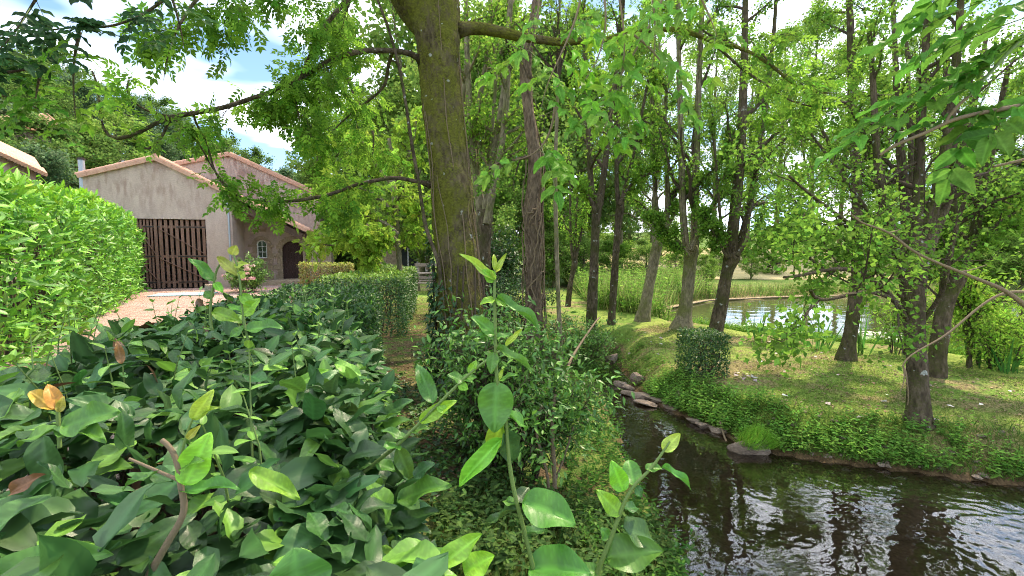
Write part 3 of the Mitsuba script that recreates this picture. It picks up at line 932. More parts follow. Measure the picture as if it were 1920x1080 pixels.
GREEN, MID, LIME, DEEP = (0.15, 0.29, 0.045), (0.19, 0.35, 0.045), (0.30, 0.48, 0.06), (0.03, 0.075, 0.018)


def trk(pts, d, dd=0.0):
    """trunk control points from (x, y, width in pixels), the depth changing by dd over the length"""
    n = len(pts)
    return [(*P(x, y, d + dd * i / (n - 1)), w * d / F_PX / 2) for i, (x, y, w) in enumerate(pts)]


def tree(name, label, trunk, barkm, stems, seed, nleaf, lsize, col, alt=None, frac=0.0, lev=2, nch=6, ratio=0.42, ang=0.85, trop=0.05,
         group=None, extra=0, extra_len=3.0, head=None, base=None, tpl=TPL2W, spread=0.07, droop=0.3, sides=20, rings=90, fl=0.10, amp=0.012, wood_mat=None, compound=0, cat_='tree', leafkey='leaf_matt', thin_top=None, clear=None):
    """a tree: trunk through its control points, stems (control points with radius), further stems fanning from the head, leaves on the twigs"""
    t = thing(name, label, cat_, group)
    q0 = trunk[0]
    trunk = [(a_, b_, c_, r_ * .82) for a_, b_, c_, r_ in trunk]
    trunk = [(q0[0] - .3 * (trunk[1][0] - q0[0]), q0[1], q0[2] - 0.4, q0[3] * .88)] + list(trunk)
    obj('trunk', trunk_mesh(trunk, sides, rings, amp, seed=seed, flare=fl), barkm, t, smooth=True)
    pl = Plant(seed)
    limbs = []
    for s in stems:
        c = spl(s, max(10, 4 * len(s)))
        limbs.append(tube(c[:, :3], c[:, 3], 8))
        pl.branch(c[:, :3], c[:, 3], lev, nch, ratio, 0.16, trop, ang, 5, 0.12)
    rng = pl.rng
    for k in range(extra):
        a = rng.uniform(0, 2 * np.pi)
        tl = rng.uniform(0.1, 0.55)
        d = np.array([math.cos(a) * math.sin(tl), math.sin(a) * math.sin(tl), math.cos(tl)])
        pl.grow(np.asarray(head) + d * 0.05, d, extra_len * rng.uniform(0.7, 1.1), rng.uniform(0.012, 0.03), lev, nch, ratio, 0.09, trop, ang, 5, 0.15)
    if limbs:
        for m in limbs:
            obj('limb', m, wood_mat or barkm, t, smooth=True)
    obj('branches', pl.wood_mesh(), wood_mat or 'twig_bark', t, smooth=True, kind='stuff')
    crown(pl, t, nleaf, lsize, col, alt, frac, tpl, spread, droop, compound, leafkey, thin_top=thin_top, clear=clear)
    return t, pl


def crown(pl, t, nleaf, lsize, col, alt=None, frac=0.0, tpl=TPL2W, spread=0.07, droop=0.3, compound=0, leafkey='leaf_matt', name='crown', thin_top=None, clear=None):
    rng = pl.rng
    pos, d, nn = pl.leaf_sites(nleaf, spread, droop)
    if thin_top:                              # the crown thins out towards its top
        k = rng.random(nleaf) < np.clip(1.15 - (pos[:, 2] - thin_top) / 1.6, .12, 1)
        pos, d, nn = pos[k], d[k], nn[k]
        nleaf = len(pos)
    if clear:                                 # few leaves on the bare lower stems round the head
        k = rng.random(nleaf) < np.clip((np.linalg.norm(pos - np.asarray(clear[0]), axis=1) - clear[1] * .6) / clear[1], .1, 1)
        pos, d, nn = pos[k], d[k], nn[k]
        nleaf = len(pos)
    if compound:
        L = rng.uniform(0.75, 1.15, len(pos)) * lsize
        pos, d, nn, sz, k = pinnate(rng, pos, d, nn, L, compound)
        c = np.repeat(tint(rng, nleaf, col, 0.25, alt, frac)[:, None], k, 1).reshape(-1, 3)
        pos, d, nn, sz = pos.reshape(-1, 3), d.reshape(-1, 3), nn.reshape(-1, 3), sz.reshape(-1)
    else:
        sz = rng.uniform(0.6, 1.2, len(pos)) * lsize
        c = tint(rng, len(pos), col, 0.25, alt, frac)
    v, f, c = place(tpl, pos, d, nn, sz, c)
    obj(name, (v, f), leafkey, t, color=c)


D_ASH = 6.7
# ---- the great mossy ash
ash = thing('mossy_ash_tree', 'thick leaning tree trunk coated in yellow-green moss with ivy round its foot, nearest the path', 'tree')
fo = foot(878, 735)
D_ASH = float((fo - EYE) @ FWD)
tr = [(fo[0] + 0.02, fo[1], fo[2] - 0.3, 0.47)] + trk([(872, 650, 106), (864, 560, 99), (858, 500, 93), (850, 420, 90), (842, 330, 88), (833, 240, 86), (824, 150, 86), (816, 70, 96), (810, 0, 104), (812, -80, 92)], D_ASH)
tr = [(a_, b_, c_, r_ * .88) for a_, b_, c_, r_ in tr]
obj('trunk', trunk_mesh(tr, 128, 480, 0.034, (24, 4.2), 3, 0.15, 0.045), 'bark_mossy', ash, smooth=True)


def asp(pts, d0=0.0):
    """branch control points from (x, y, width px, depth offset from the trunk)"""
    return [(*P(x, y, D_ASH + dz), w * D_ASH / F_PX / 2) for x, y, w, dz in pts]


PA = Plant(21)
ash_limbs = [
    asp([(792, 118, 26, 0), (774, 102, 13, -0.1), (740, 95, 12, -0.15), (690, 96, 12, -0.25), (640, 106, 11, -0.4), (580, 135, 11, -0.6), (520, 168, 10, -0.8), (460, 188, 9, -0.9), (400, 206, 9, -1.1), (325, 218, 8, -1.3), (280, 238, 7, -1.4), (222, 258, 6, -1.5), (200, 240, 5, -1.5), (190, 195, 4, -1.6), (172, 135, 3, -1.6)]),
    asp([(322, 219, 6, -1.3), (305, 250, 5, -1.3), (275, 279, 4, -1.4), (256, 262, 3, -1.4), (247, 235, 2, -1.4)]),
    asp([(320, 218, 4, -1.3), (285, 209, 4, -1.4), (250, 190, 3, -1.5), (242, 150, 3, -1.5)]),
    asp([(325, 220, 4, -1.3), (360, 258, 3, -1.2), (390, 300, 3, -1.1), (428, 352, 3, -1.0)]),
    asp([(363, 212, 4, -1.2), (375, 255, 4, -1.1), (400, 312, 4, -1.0), (428, 355, 4, -1.0), (460, 372, 4, -0.9), (500, 377, 3, -0.8)]),
    asp([(806, 346, 22, 0), (790, 341, 10, -0.05), (750, 333, 9, -0.1), (710, 336, 9, -0.2), (660, 350, 8, -0.35), (610, 367, 8, -0.5), (560, 376, 7, -0.6), (505, 379, 5, -0.7)]),
    asp([(855, 58, 34, 0), (880, 53, 24, 0.05), (915, 54, 22, 0.1), (950, 63, 20, 0.1), (985, 72, 17, 0.15), (1060, 78, 14, 0.2), (1150, 70, 11, 0.2), (1280, 56, 9, 0.1), (1330, 75, 8, 0), (1400, 95, 6, -0.1), (1480, 150, 5, -0.2), (1560, 175, 3, -0.3)]),
    asp([(1330, 76, 5, 0), (1370, 110, 5, 0), (1420, 150, 4, 0), (1490, 190, 3, 0), (1590, 200, 2, 0)]),
    asp([(800, 40, 70, 0), (770, 5, 58, -0.1), (742, -50, 50, -0.3), (700, -140, 44, -0.6), (640, -260, 30, -1.0), (560, -340, 16, -1.3)]),
    asp([(700, -120, 22, -0.6), (610, -110, 18, -1.1), (500, -60, 13, -1.6), (380, -10, 6, -2.0), (330, 60, 3, -2.1), (310, 150, 1, -2.1)]),
    asp([(735, -60, 20, -0.3), (690, -40, 15, -0.5), (640, 10, 10, -0.7), (590, 80, 7, -0.8), (560, 150, 5, -0.8), (560, 230, 3, -0.7)]),
    asp([(740, -70, 18, 0.3), (680, -40, 13, 0.8), (640, 40, 9, 1.0), (650, 140, 7, 1.1), (690, 230, 5, 1.1), (700, 290, 3, 1.1)]),
    asp([(738, 95, 9, -0.15), (728, 130, 8, 0.1), (716, 165, 7, 0.2), (690, 190, 6, 0.3), (640, 230, 4, 0.4), (600, 280, 3, 0.5)]),
    asp([(812, -70, 80, 0), (830, -180, 66, 0.3), (860, -320, 50, 0.7), (900, -480, 30, 1.0)]),
    [(*P(830, -170, D_ASH), .20), (0.6, 6.4, 7.9, .14), (2.0, 6.2, 8.7, .10), (3.4, 5.7, 9.2, .06), (4.8, 5.0, 9.4, .02)],
    [(*P(850, -280, D_ASH), .16), (0.3, 5.4, 8.6, .11), (1.2, 4.2, 9.2, .07), (2.2, 2.8, 9.5, .02)],
    [(*P(850, -300, D_ASH), .14), (1.0, 8.0, 9.4, .09), (2.6, 8.6, 10.2, .05), (4.2, 8.6, 10.6, .02)],
    asp([(830, -160, 34, 0.2), (930, -230, 26, 0.0), (1040, -240, 18, -0.4), (1150, -180, 11, -0.8)]),
]
for i, c in enumerate(ash_limbs):
    cc = spl(c, 40 if len(c) > 5 else 16)
    if i < 6 or i in (9, 10, 12):
        cc[:, 3] *= .78
    cc[:, :3] += (meshkit.noise(cc[:, :3] * 3.1, 3)[:, None] - 0.5) * 0.05 * np.minimum(1, np.arange(len(cc))[:, None] / 6)
    obj('limb', tube(cc[:, :3], cc[:, 3], 10), 'bark_mossy' if i in (6, 8) else 'bark_dark', ash, smooth=True)
    if i in (13,):
        continue
    before = len(PA.wood)
    k, rat, st, en = {0: (9, .17, .10, .60), 1: (2, .3, .6, 1), 2: (3, .35, .5, 1), 3: (3, .3, .75, 1), 4: (3, .25, .55, 1), 5: (7, .2, .3, 1), 6: (9, .28, .25, 1), 7: (5, .3, .3, 1), 8: (6, .3, .3, 1), 9: (9, .2, .2, .9), 10: (10, .34, .22, 1), 11: (9, .34, .22, 1), 12: (7, .34, .3, 1), 14: (9, .32, .2, 1), 15: (9, .34, .2, 1), 16: (8, .34, .25, 1), 17: (7, .34, .25, 1)}[i]
    PA.branch(cc[:, :3], np.minimum(cc[:, 3] * 0.5, 0.012), 2, k, rat, 0.2, -0.08, 0.8, 4, st, end=en)
    PA.wood.pop(before)
obj('branches', PA.wood_mesh(), 'twig_bark', ash, smooth=True, kind='stuff')
crown(PA, ash, 4800, 0.20, (0.15, 0.30, 0.04), (0.25, 0.44, 0.05), 0.4, TPL2, 0.06, 0.35, 4)
# ivy stems clinging to the trunk
rng = np.random.default_rng(31)
for k in range(9):
    a0 = rng.uniform(-2.6, 0.2)
    pts = []
    for t in np.linspace(0.02, rng.uniform(0.5, 0.98), 14):
        c = spl(tr, 60)
        q = c[int(t * 59)]
        a0 += rng.normal(0, 0.09)
        pts.append(q[:3] + np.array([math.cos(a0), math.sin(a0), 0]) * (q[3] + 0.018))
    obj('ivy_stem', tube(spl(pts, 40), np.linspace(0.009, 0.004, 40), 5), 'pale_twig', ash, smooth=True)
# the long thin pole that crosses left of the trunk
t, pl = tree('thin_pole_tree', 'very thin curved stem rising just left of the mossy trunk', trk([(818, 480, 9), (800, 430, 9), (786, 350, 8), (773, 275, 8), (760, 190, 7), (749, 130, 7), (735, 75, 6), (708, 0, 6), (680, -70, 5)], D_ASH - 0.3), 'bark_dark',
             [], 5, 160, 0.06, GREEN, extra=3, extra_len=0.9, head=P(690, -50, D_ASH - 0.3), sides=10, fl=0.0, amp=0.002)

# ---- the vine-wrapped trunk
fo = foot(1003, 668)
dv = float((fo - EYE) @ FWD)
vt, pl = tree('vine_wrapped_tree', 'upright brown trunk wrapped in bare twisting vines, right of the mossy trunk', [(fo[0], fo[1], fo[2] - 0.1, 0.26)] + trk([(1002, 600, 40), (1000, 540, 37), (1000, 450, 36), (998, 385, 35), (1003, 320, 33), (996, 250, 30), (988, 180, 27), (986, 120, 26), (998, 50, 24), (1012, -20, 22), (1030, -140, 18)], dv), 'bark_brown',
                [[(*P(990, 150, dv), .10), (*P(976, 110, dv), .09), (*P(958, 92, dv), .085), (*P(940, 100, dv - .1), .05)],
                 [(*P(1012, -20, dv), .12), (*P(1080, -120, dv), .08), (*P(1170, -200, dv - .5), .04)],
                 [(*P(1004, 290, dv), .04), (*P(960, 300, dv - .2), .03), (*P(915, 318, dv - .3), .025), (*P(905, 350, dv - .3), .012)]], 41, 900, 0.08, GREEN, lev=2, nch=5, rings=160, sides=32, amp=0.02)
for k in range(26):
    a0, dr_ = rng.uniform(-2.8, 0.4), rng.normal(0, 0.10)
    pts = []
    t0_, t1_ = sorted((rng.uniform(0, 0.5), rng.uniform(0.35, 0.85)))
    c = spl([(fo[0], fo[1], fo[2], 0.22)] + trk([(1002, 600, 40), (1000, 540, 37), (1000, 450, 36), (998, 385, 35), (1003, 320, 33), (996, 250, 30), (988, 180, 27), (986, 120, 26)], dv), 80)
    for t in np.linspace(t0_, t1_, 14):
        a0 += dr_ + rng.normal(0, 0.16)
        q = c[int(t * 79)]
        pts.append(q[:3] + np.array([math.cos(a0), math.sin(a0), 0]) * (q[3] + 0.028))
    obj('vine', tube(spl(pts, 50), 0.009 + 0.006 * rng.random(), 5), 'pale_twig' if k % 3 else 'bark_brown', vt, smooth=True)

# ---- multi-stemmed tree behind the ash
dm = 10.2
mb = foot(905, 590)
ms, pl = tree('many_stemmed_tree', 'cluster of slim yellowish stems partly clad in dark ivy, behind the mossy trunk', [(mb[0], mb[1], mb[2] - .1, .22)] + trk([(905, 540, 34), (906, 480, 32), (908, 430, 34), (908, 395, 30)], dm), 'bark_dark',
                [[(*P(x, y, dm + dd), w * dm / F_PX / 2) for x, y, w in st] for st, dd in (
                    ([(903, 420, 16), (892, 330, 13), (882, 220, 12), (876, 100, 10), (872, -40, 8)], 0.2), ([(906, 400, 15), (893, 300, 12), (898, 200, 11), (912, 110, 9), (918, -20, 7)], 0.4),
                    ([(910, 400, 14), (922, 300, 12), (940, 200, 11), (950, 110, 9), (955, 0, 8)], 0), ([(912, 420, 14), (930, 330, 13), (946, 230, 12), (952, 120, 11), (960, -20, 8)], -0.2),
                    ([(908, 410, 10), (915, 320, 8), (926, 200, 7), (932, 80, 6)], 0.3), ([(900, 430, 12), (870, 330, 10), (868, 200, 9), (878, 60, 8)], 0.5))], 51, 5500, 0.085, MID, LIME, 0.35, lev=2, nch=7, ratio=0.3, ang=0.9, wood_mat='bark_grey')

# ---- slim trees between the path and the stream
d4 = 8.2
tree('slender_sapling', 'slender straight sapling just right of the vine-wrapped trunk', trk([(1051, 660, 12), (1046, 540, 10), (1043, 440, 10), (1041, 330, 9), (1044, 220, 8), (1048, 90, 6), (1050, -40, 5)], d4), 'bark_grey',
     [], 61, 500, 0.08, MID, extra=8, extra_len=1.3, head=P(1046, 150, d4), sides=10, fl=0.1, amp=0.003)
d5 = float((foot(1108, 628) - EYE) @ FWD)
tree('forked_alder_tree', 'dark spotted trunk forking into two stems, first on the left stream bank', trk([(1108, 640, 26), (1112, 540, 23), (1115, 470, 20), (1117, 420, 20), (1119, 382, 26), (1119, 365, 22)], d5), 'bark_dark',
     [[(*P(x, y, d5 + dd), w * d5 / F_PX / 2) for x, y, w in st] for st, dd in (([(1113, 385, 14), (1107, 330, 11), (1103, 240, 10), (1098, 130, 8), (1095, -20, 6)], 0), ([(1124, 385, 15), (1133, 320, 12), (1146, 220, 10), (1156, 130, 9), (1165, -10, 7)], 0.2), ([(1116, 400, 8), (1095, 360, 6), (1060, 345, 5), (1030, 350, 3)], -0.3))],
     62, 5500, 0.075, MID, LIME, 0.25, nch=7, ratio=0.3)
d6 = float((foot(1146, 632) - EYE) @ FWD)
tree('leaning_alder_tree', 'slim dark trunk leaning right with a knobbly head, second tree on the stream bank', trk([(1144, 640, 22), (1148, 580, 18), (1153, 500, 16), (1158, 430, 15), (1162, 390, 19), (1163, 375, 15)], d6), 'bark_dark',
     [[(*P(x, y, d6 + dd), w * d6 / F_PX / 2) for x, y, w in st] for st, dd in (([(1160, 385, 10), (1156, 320, 8), (1160, 200, 8), (1166, 90, 6), (1170, -40, 5)], 0), ([(1164, 380, 9), (1178, 330, 7), (1196, 250, 6), (1215, 150, 5)], 0.2), ([(1162, 385, 7), (1185, 345, 5), (1240, 320, 4)], -0.2))],
     63, 5200, 0.075, MID, LIME, 0.25, nch=7, ratio=0.3)
d7 = 15.5
tree('little_pollard_tree', 'small distant pollard with thin upright shoots in front of the reed bed', trk([(1066, 562, 12), (1071, 525, 11), (1077, 496, 14), (1078, 488, 12)], d7), 'bark_dark',
     [[(*P(x, y, d7), w * d7 / F_PX / 2) for x, y, w in st] for st in ([(1075, 492, 6), (1070, 440, 5), (1069, 360, 4), (1066, 280, 3)], [(1079, 492, 6), (1087, 450, 5), (1098, 400, 4), (1108, 330, 3)], [(1077, 492, 5), (1080, 420, 4), (1084, 330, 3)])], 64, 1300, 0.09, MID, LIME, .2, nch=6, ratio=.3)
d8 = float((foot(1202, 602) - EYE) @ FWD)
tree('split_trunk_tree', 'leaning trunk with a long dark split, left of the two pond-side pollards', trk([(1204, 606, 38), (1212, 560, 27), (1222, 510, 24), (1232, 465, 24), (1240, 440, 28), (1243, 428, 22)], d8), 'bark_grey',
     [[(*P(x, y, d8), w * d8 / F_PX / 2) for x, y, w in st] for st in ([(1238, 440, 12), (1230, 380, 9), (1225, 280, 8), (1220, 150, 6)], [(1244, 440, 13), (1252, 380, 10), (1248, 280, 8), (1255, 140, 7)], [(1242, 436, 8), (1270, 390, 6), (1290, 320, 5)])], 65, 5500, 0.085, GREEN, MID, .4, nch=7, ratio=.32)
d9 = float((foot(1277, 616) - EYE) @ FWD)
tree('pollard_tree', 'brown pollard with flared foot and pale upright stems, at left of the pond view', trk([(1277, 620, 54), (1284, 585, 34), (1290, 540, 28), (1294, 500, 27), (1296, 472, 32), (1297, 460, 26)], d9), 'bark_grey',
     [[(*P(x, y, d9 + dd), w * d9 / F_PX / 2) for x, y, w in st] for st, dd in (([(1288, 470, 14), (1281, 400, 13), (1278, 300, 12), (1274, 150, 10), (1272, -20, 8)], 0), ([(1302, 470, 17), (1304, 390, 15), (1306, 280, 13), (1312, 120, 11), (1318, -40, 8)], .2), ([(1296, 470, 9), (1318, 420, 7), (1350, 350, 5), (1370, 270, 4)], -.3), ([(1292, 480, 7), (1262, 440, 5), (1225, 400, 4)], -.4))],
     66, 8500, 0.08, GREEN, MID, .4, nch=8, ratio=.3, lev=2)
d10 = float((foot(1341, 622) - EYE) @ FWD)
tree('pollard_tree', 'dark pollard leaning right with a black knotted head, just behind the square clipped bush', trk([(1341, 626, 34), (1349, 585, 29), (1357, 545, 26), (1364, 510, 26), (1371, 484, 34), (1374, 472, 28)], d10), 'bark_dark',
     [[(*P(x, y, d10 + dd), w * d10 / F_PX / 2) for x, y, w in st] for st, dd in (([(1370, 478, 22), (1378, 400, 20), (1386, 320, 18), (1392, 220, 16), (1396, 100, 13), (1398, -30, 9)], 0), ([(1380, 478, 15), (1400, 410, 13), (1414, 340, 12), (1432, 220, 10), (1446, 110, 8), (1455, 0, 6)], .2), ([(1366, 482, 8), (1352, 420, 6), (1345, 340, 5), (1330, 220, 4)], -.2), ([(1364, 484, 6), (1345, 450, 5), (1318, 400, 4)], -.3), ([(1382, 480, 8), (1420, 440, 6), (1480, 420, 4), (1530, 440, 3)], -.5))],
     67, 9500, 0.08, GREEN, MID, .4, thin_top=8.0, nch=8, ratio=.3)
d11 = float((foot(1586, 676) - EYE) @ FWD)
tree('speckled_trunk_tree', 'pale-speckled trunk curving up to the right beside the pond, centre right', trk([(1586, 682, 46), (1592, 640, 31), (1600, 590, 29), (1608, 530, 28), (1613, 490, 31), (1608, 440, 25), (1606, 350, 21), (1600, 240, 19), (1596, 120, 16), (1590, -20, 12)], d11), 'bark_dark',
     [[(*P(x, y, d11 + dd), w * d11 / F_PX / 2) for x, y, w in st] for st, dd in (([(1600, 240, 14), (1598, 120, 12), (1590, -60, 8)], 0), ([(1614, 500, 14), (1640, 440, 11), (1652, 380, 9), (1665, 260, 7)], .2), ([(1608, 480, 8), (1570, 440, 6), (1520, 430, 5), (1450, 450, 3)], -.3), ([(1606, 380, 8), (1570, 300, 6), (1530, 220, 5), (1500, 150, 3)], 0.3), ([(1604, 330, 7), (1640, 250, 5), (1660, 150, 4)], 0.3))],
     68, 9500, 0.068, GREEN, MID, .35, thin_top=6.8, nch=8, ratio=.32)
d13 = float((foot(1755, 706) - EYE) @ FWD)
tree('flaking_bark_tree', 'second trunk with pale flaking bark, partly hidden behind the nearest pollard at right', trk([(1754, 712, 44), (1759, 660, 35), (1766, 600, 33), (1776, 555, 34), (1787, 520, 46), (1790, 505, 36)], d13), 'bark_dark',
     [[(*P(x, y, d13 + dd), w * d13 / F_PX / 2) for x, y, w in st] for st, dd in (([(1782, 515, 22), (1786, 440, 18), (1784, 360, 15), (1778, 240, 12), (1775, 80, 9)], 0.1), ([(1796, 512, 20), (1822, 450, 16), (1842, 370, 13), (1860, 280, 11), (1890, 130, 8)], .2), ([(1775, 530, 10), (1758, 470, 8), (1740, 400, 6)], -.1), ([(1800, 505, 9), (1870, 420, 6), (1950, 380, 4)], -.2))],
     69, 8000, 0.068, GREEN, MID, .4, thin_top=6.2, nch=8, ratio=.33)
f12 = foot(1722, 792)
d12 = float((f12 - EYE) @ FWD)
np_stems = [([(1690, 480, 26), (1668, 420, 18), (1650, 340, 14), (1640, 220, 11), (1630, 60, 8)], 0), ([(1705, 470, 24), (1698, 380, 18), (1688, 280, 15), (1680, 140, 11), (1672, -40, 8)], .2), ([(1716, 465, 26), (1722, 370, 19), (1726, 250, 15), (1735, 100, 12), (1740, -60, 8)], 0),
            ([(1728, 468, 26), (1752, 380, 20), (1772, 290, 17), (1788, 170, 14), (1800, 20, 10), (1808, -100, 7)], -.1), ([(1735, 480, 22), (1768, 400, 16), (1796, 320, 13), (1826, 200, 10), (1850, 60, 8)], .3), ([(1712, 460, 14), (1710, 360, 11), (1706, 220, 9), (1700, 80, 7)], .4),
            ([(1694, 590, 9), (1660, 545, 8), (1600, 508, 7), (1540, 508, 5), (1470, 520, 3)], -.5), ([(1694, 560, 8), (1640, 500, 7), (1590, 470, 6), (1500, 480, 4), (1440, 500, 3)], -.2), ([(1690, 520, 8), (1640, 450, 7), (1570, 420, 5), (1490, 400, 4)], -.4), ([(1692, 500, 8), (1630, 400, 7), (1580, 330, 6), (1520, 250, 4)], .1),
            ([(1700, 600, 8), (1670, 560, 7), (1620, 548, 6), (1560, 560, 4), (1520, 545, 3)], -.7), ([(1730, 600, 10), (1760, 560, 8), (1776, 510, 7), (1800, 400, 6), (1840, 330, 4)], -.2), ([(1688, 500, 7), (1620, 440, 6), (1540, 380, 4), (1480, 330, 3)], -.6)]
tree('near_pollard_tree', 'nearest pollard on the right bank, dark trunk with a broad fan of upright stems', [(f12[0], f12[1], f12[2] - .1, .20)] + trk([(1722, 770, 50), (1720, 720, 43), (1718, 660, 42), (1714, 600, 44), (1712, 540, 48), (1712, 500, 54), (1713, 470, 62), (1714, 452, 50)], d12), 'bark_dark',
     [[(*P(x, y, d12 + dd * i), w * d12 / F_PX / 2) for i, (x, y, w) in enumerate(st)] for st, dd in np_stems], 70, 19000, 0.05, GREEN, MID, .4, thin_top=4.9, clear=(P(1715, 420, d12), 1.0), nch=7, ratio=.3, sides=32, rings=130, amp=.012)
# small willow pollard with shaggy light leaves at the pond edge
fw = foot(1816, 690)
dw = float((fw - EYE) @ FWD)
wt, pl = tree('young_willow_pollard', 'young willow with black stubby head and pale drooping leaves at the pond edge', trk([(1817, 694, 12), (1818, 660, 10), (1819, 632, 12), (1818, 618, 24), (1818, 608, 18)], dw), 'bark_dark', [], 71, 900, 0.11, LIME, MID, .4,
     extra=16, extra_len=0.9, head=P(1818, 612, dw), trop=-0.10, ratio=.4, nch=4, lev=1, tpl=TPL2, droop=.7, cat_='young tree')

# ---- lime-leaved tree beside the house
dl = 13.0
fl_ = foot(742, 575)
tree('lime_leaved_tree', 'bright lime-green feathery tree spreading in front of the stone outbuilding', trk([(752, 560, 16), (748, 480, 14), (742, 400, 14), (736, 330, 12), (730, 260, 9)], dl), 'bark_grey',
     [[(*P(x, y, dl + dd), w * dl / F_PX / 2) for x, y, w in st] for st, dd in (([(746, 440, 8), (700, 410, 6), (650, 410, 5), (600, 430, 3)], -.5), ([(744, 420, 8), (710, 370, 6), (660, 350, 5), (620, 370, 3)], 0), ([(748, 470, 7), (780, 420, 6), (790, 380, 4)], .4), ([(747, 460, 8), (700, 440, 6), (660, 450, 4), (610, 460, 3)], -1), ([(738, 350, 8), (700, 300, 6), (670, 250, 4)], 0), ([(740, 340, 8), (770, 280, 6), (780, 220, 4)], 0.5), ([(747, 455, 7), (720, 440, 6), (690, 470, 4)], -1.2))],
     81, 2800, 0.22, LIME, (0.22, 0.33, 0.04), .4, lev=2, nch=6, ratio=.38, trop=-.05, compound=4, spread=.13, droop=.5)

# ================================================================ BACKGROUND TREES (copies of a few kinds)
def proto(name, seed, H, R, trunkr, low, nleaf, ls, col, alt, frac, slender=False, tpl=TPL2W):
    pl = Plant(seed)
    rng = pl.rng
    tr_ = [(0, 0, -0.4, trunkr * 1.25), (0.05, 0, H * 0.25, trunkr), (-0.08, 0.06, H * 0.55, trunkr * 0.7), (0.05, -0.05, H * 0.93, trunkr * 0.15)]
    c = spl(tr_, 24)
    wood = [tube(c[:, :3], c[:, 3], 9)]
    nl = 34 if slender else 24
    for k in range(nl):
        t = low + (0.97 - low) * (k + rng.random()) / nl
        q = c[int(t * 23)]
        a = k * 2.4 + rng.normal(0, .3)
        el = rng.uniform(0.5, 1.1) if slender else rng.uniform(0.05, 0.8)
        u = (t - low) / (1 - low)
        L = R * (math.sin(math.pi * min(1, 0.18 + 0.82 * u) ** 0.8) ** 0.7 + 0.12) * rng.uniform(0.7, 1.15)
        pl.grow(q[:3], (math.cos(a) * math.cos(el), math.sin(a) * math.cos(el), math.sin(el)), L, q[3] * 0.45, 2, 5, 0.45, 0.15, 0.03, 0.8, 4, 0.25)
    wood += pl.wood
    pos, d, nn = pl.leaf_sites(nleaf, R * 0.06, 0.3, 0.7)
    cl = np.exp((meshkit.noise(pos * 0.9, seed) - 0.5) * 0.5)[:, None]
    v, f, cc = place(tpl, pos, d, nn, rng.uniform(.6, 1.2, nleaf) * ls, tint(rng, nleaf, col, .22, alt, frac) * cl)
    wv, wf = cat(wood)
    scene[f'{name}_trunk_kind'] = {'type': 'shapegroup', 'shape': mikit.ply((wv, wf), 'bark_grey', smooth=True)}
    scene[f'{name}_crown_kind'] = {'type': 'shapegroup', 'shape': mikit.ply((v, f), 'leaf_matt', color=cc)}
    return H


KINDS = {'round': proto('round', 101, 9.0, 3.6, .22, .18, 15000, .20, (.12, .21, .05), (.17, .28, .065), .3),
         'light': proto('light', 102, 9.0, 3.4, .2, .15, 13000, .20, (.21, .34, .07), (.28, .42, .09), .4),
         'tall': proto('tall', 103, 17.0, 3.0, .13, .22, 17000, .14, (.17, .30, .05), (.25, .40, .06), .4, True),
         'bushy': proto('bushy', 104, 6.0, 3.2, .15, .04, 13000, .17, (.13, .25, .035), (.2, .36, .05), .35),
         'blue': proto('blue', 105, 9.0, 3.4, .2, .12, 14000, .18, (.11, .19, .085), (.17, .26, .13), .35)}
rngB = np.random.default_rng(77)
LOOK = {'round': 'rounded mid-green tree', 'light': 'pale yellow-green tree', 'tall': 'tall slim tree', 'bushy': 'low bushy green tree', 'blue': 'blue-green tree'}


def bg(name, kind, px, top, d, where, group, wide=1.0):
    xy = P(px, 470, d)
    z0, zt = hgt(xy[0], xy[1]), P(px, top, d)[2]
    s = (zt - z0) / KINDS[kind]
    t = thing(name, f'{LOOK[kind]} {where}', 'tree', group)
    BGX[t] = px
    M = T().translate([xy[0], xy[1], z0]).rotate([0, 0, 1], float(rngB.uniform(0, 360))).scale([s * wide, s * wide, s])
    for part in ('trunk', 'crown'):
        scene[f'{t}__{part}'] = {'type': 'instance', 'sg': {'type': 'ref', 'id': f'{kind}_{part}_kind'}, 'to_world': M}


BGX = {}
HG = 'trees of the wood on the hillside behind the house'
for px, top, d, k in [(-120, 40, 40, 'round'), (-40, 95, 46, 'blue'), (20, 120, 40, 'round'), (70, 150, 46, 'round'), (110, 105, 60, 'round'), (160, 150, 52, 'blue'), (215, 165, 58, 'round'), (260, 185, 50, 'blue'), (310, 190, 62, 'round'),
                      (345, 215, 54, 'blue'), (390, 245, 50, 'round'), (430, 262, 60, 'light'), (480, 285, 52, 'round'), (60, 200, 36, 'blue'), (130, 235, 34, 'round'), (190, 255, 37, 'round'), (230, 215, 42, 'light'), (300, 255, 44, 'blue'), (370, 285, 46, 'blue'), (530, 310, 46, 'blue'), (590, 320, 52, 'round'), (10, 215, 30, 'round'), (85, 270, 29, 'blue')]:
    side = 'above the laurel hedge' if px < 140 else 'left of the garage ridge' if px < 280 else 'between the two gables' if px < 420 else 'behind the rear gable'
    bg('hillside_tree', k, px, top, d, ('on the hillside skyline, ' if d > 45 else 'low on the hillside, ') + side, HG, 1.15)
MG = 'trees behind the mossy trunk'
for px, top, d, k in [(640, 250, 34, 'light'), (705, 190, 38, 'round'), (765, 150, 33, 'light'), (830, -20, 36, 'light'), (885, 90, 28, 'light'), (950, 40, 32, 'light'), (1010, 80, 30, 'round'), (925, 330, 22, 'light'), (985, 300, 24, 'bushy'), (860, 380, 22, 'round'), (1040, 200, 34, 'light'), (790, 250, 27, 'light'), (720, 330, 30, 'bushy')]:
    side = 'left of the mossy trunk' if px < 800 else 'right of the vine-wrapped trunk' if px > 995 else 'between the mossy and vine-wrapped trunks'
    bg('midground_tree', k, px, top, d, side + (', farther back' if d > 31 else ', nearer the house'), MG)
PG = 'tall slim trees behind the pond pollards'
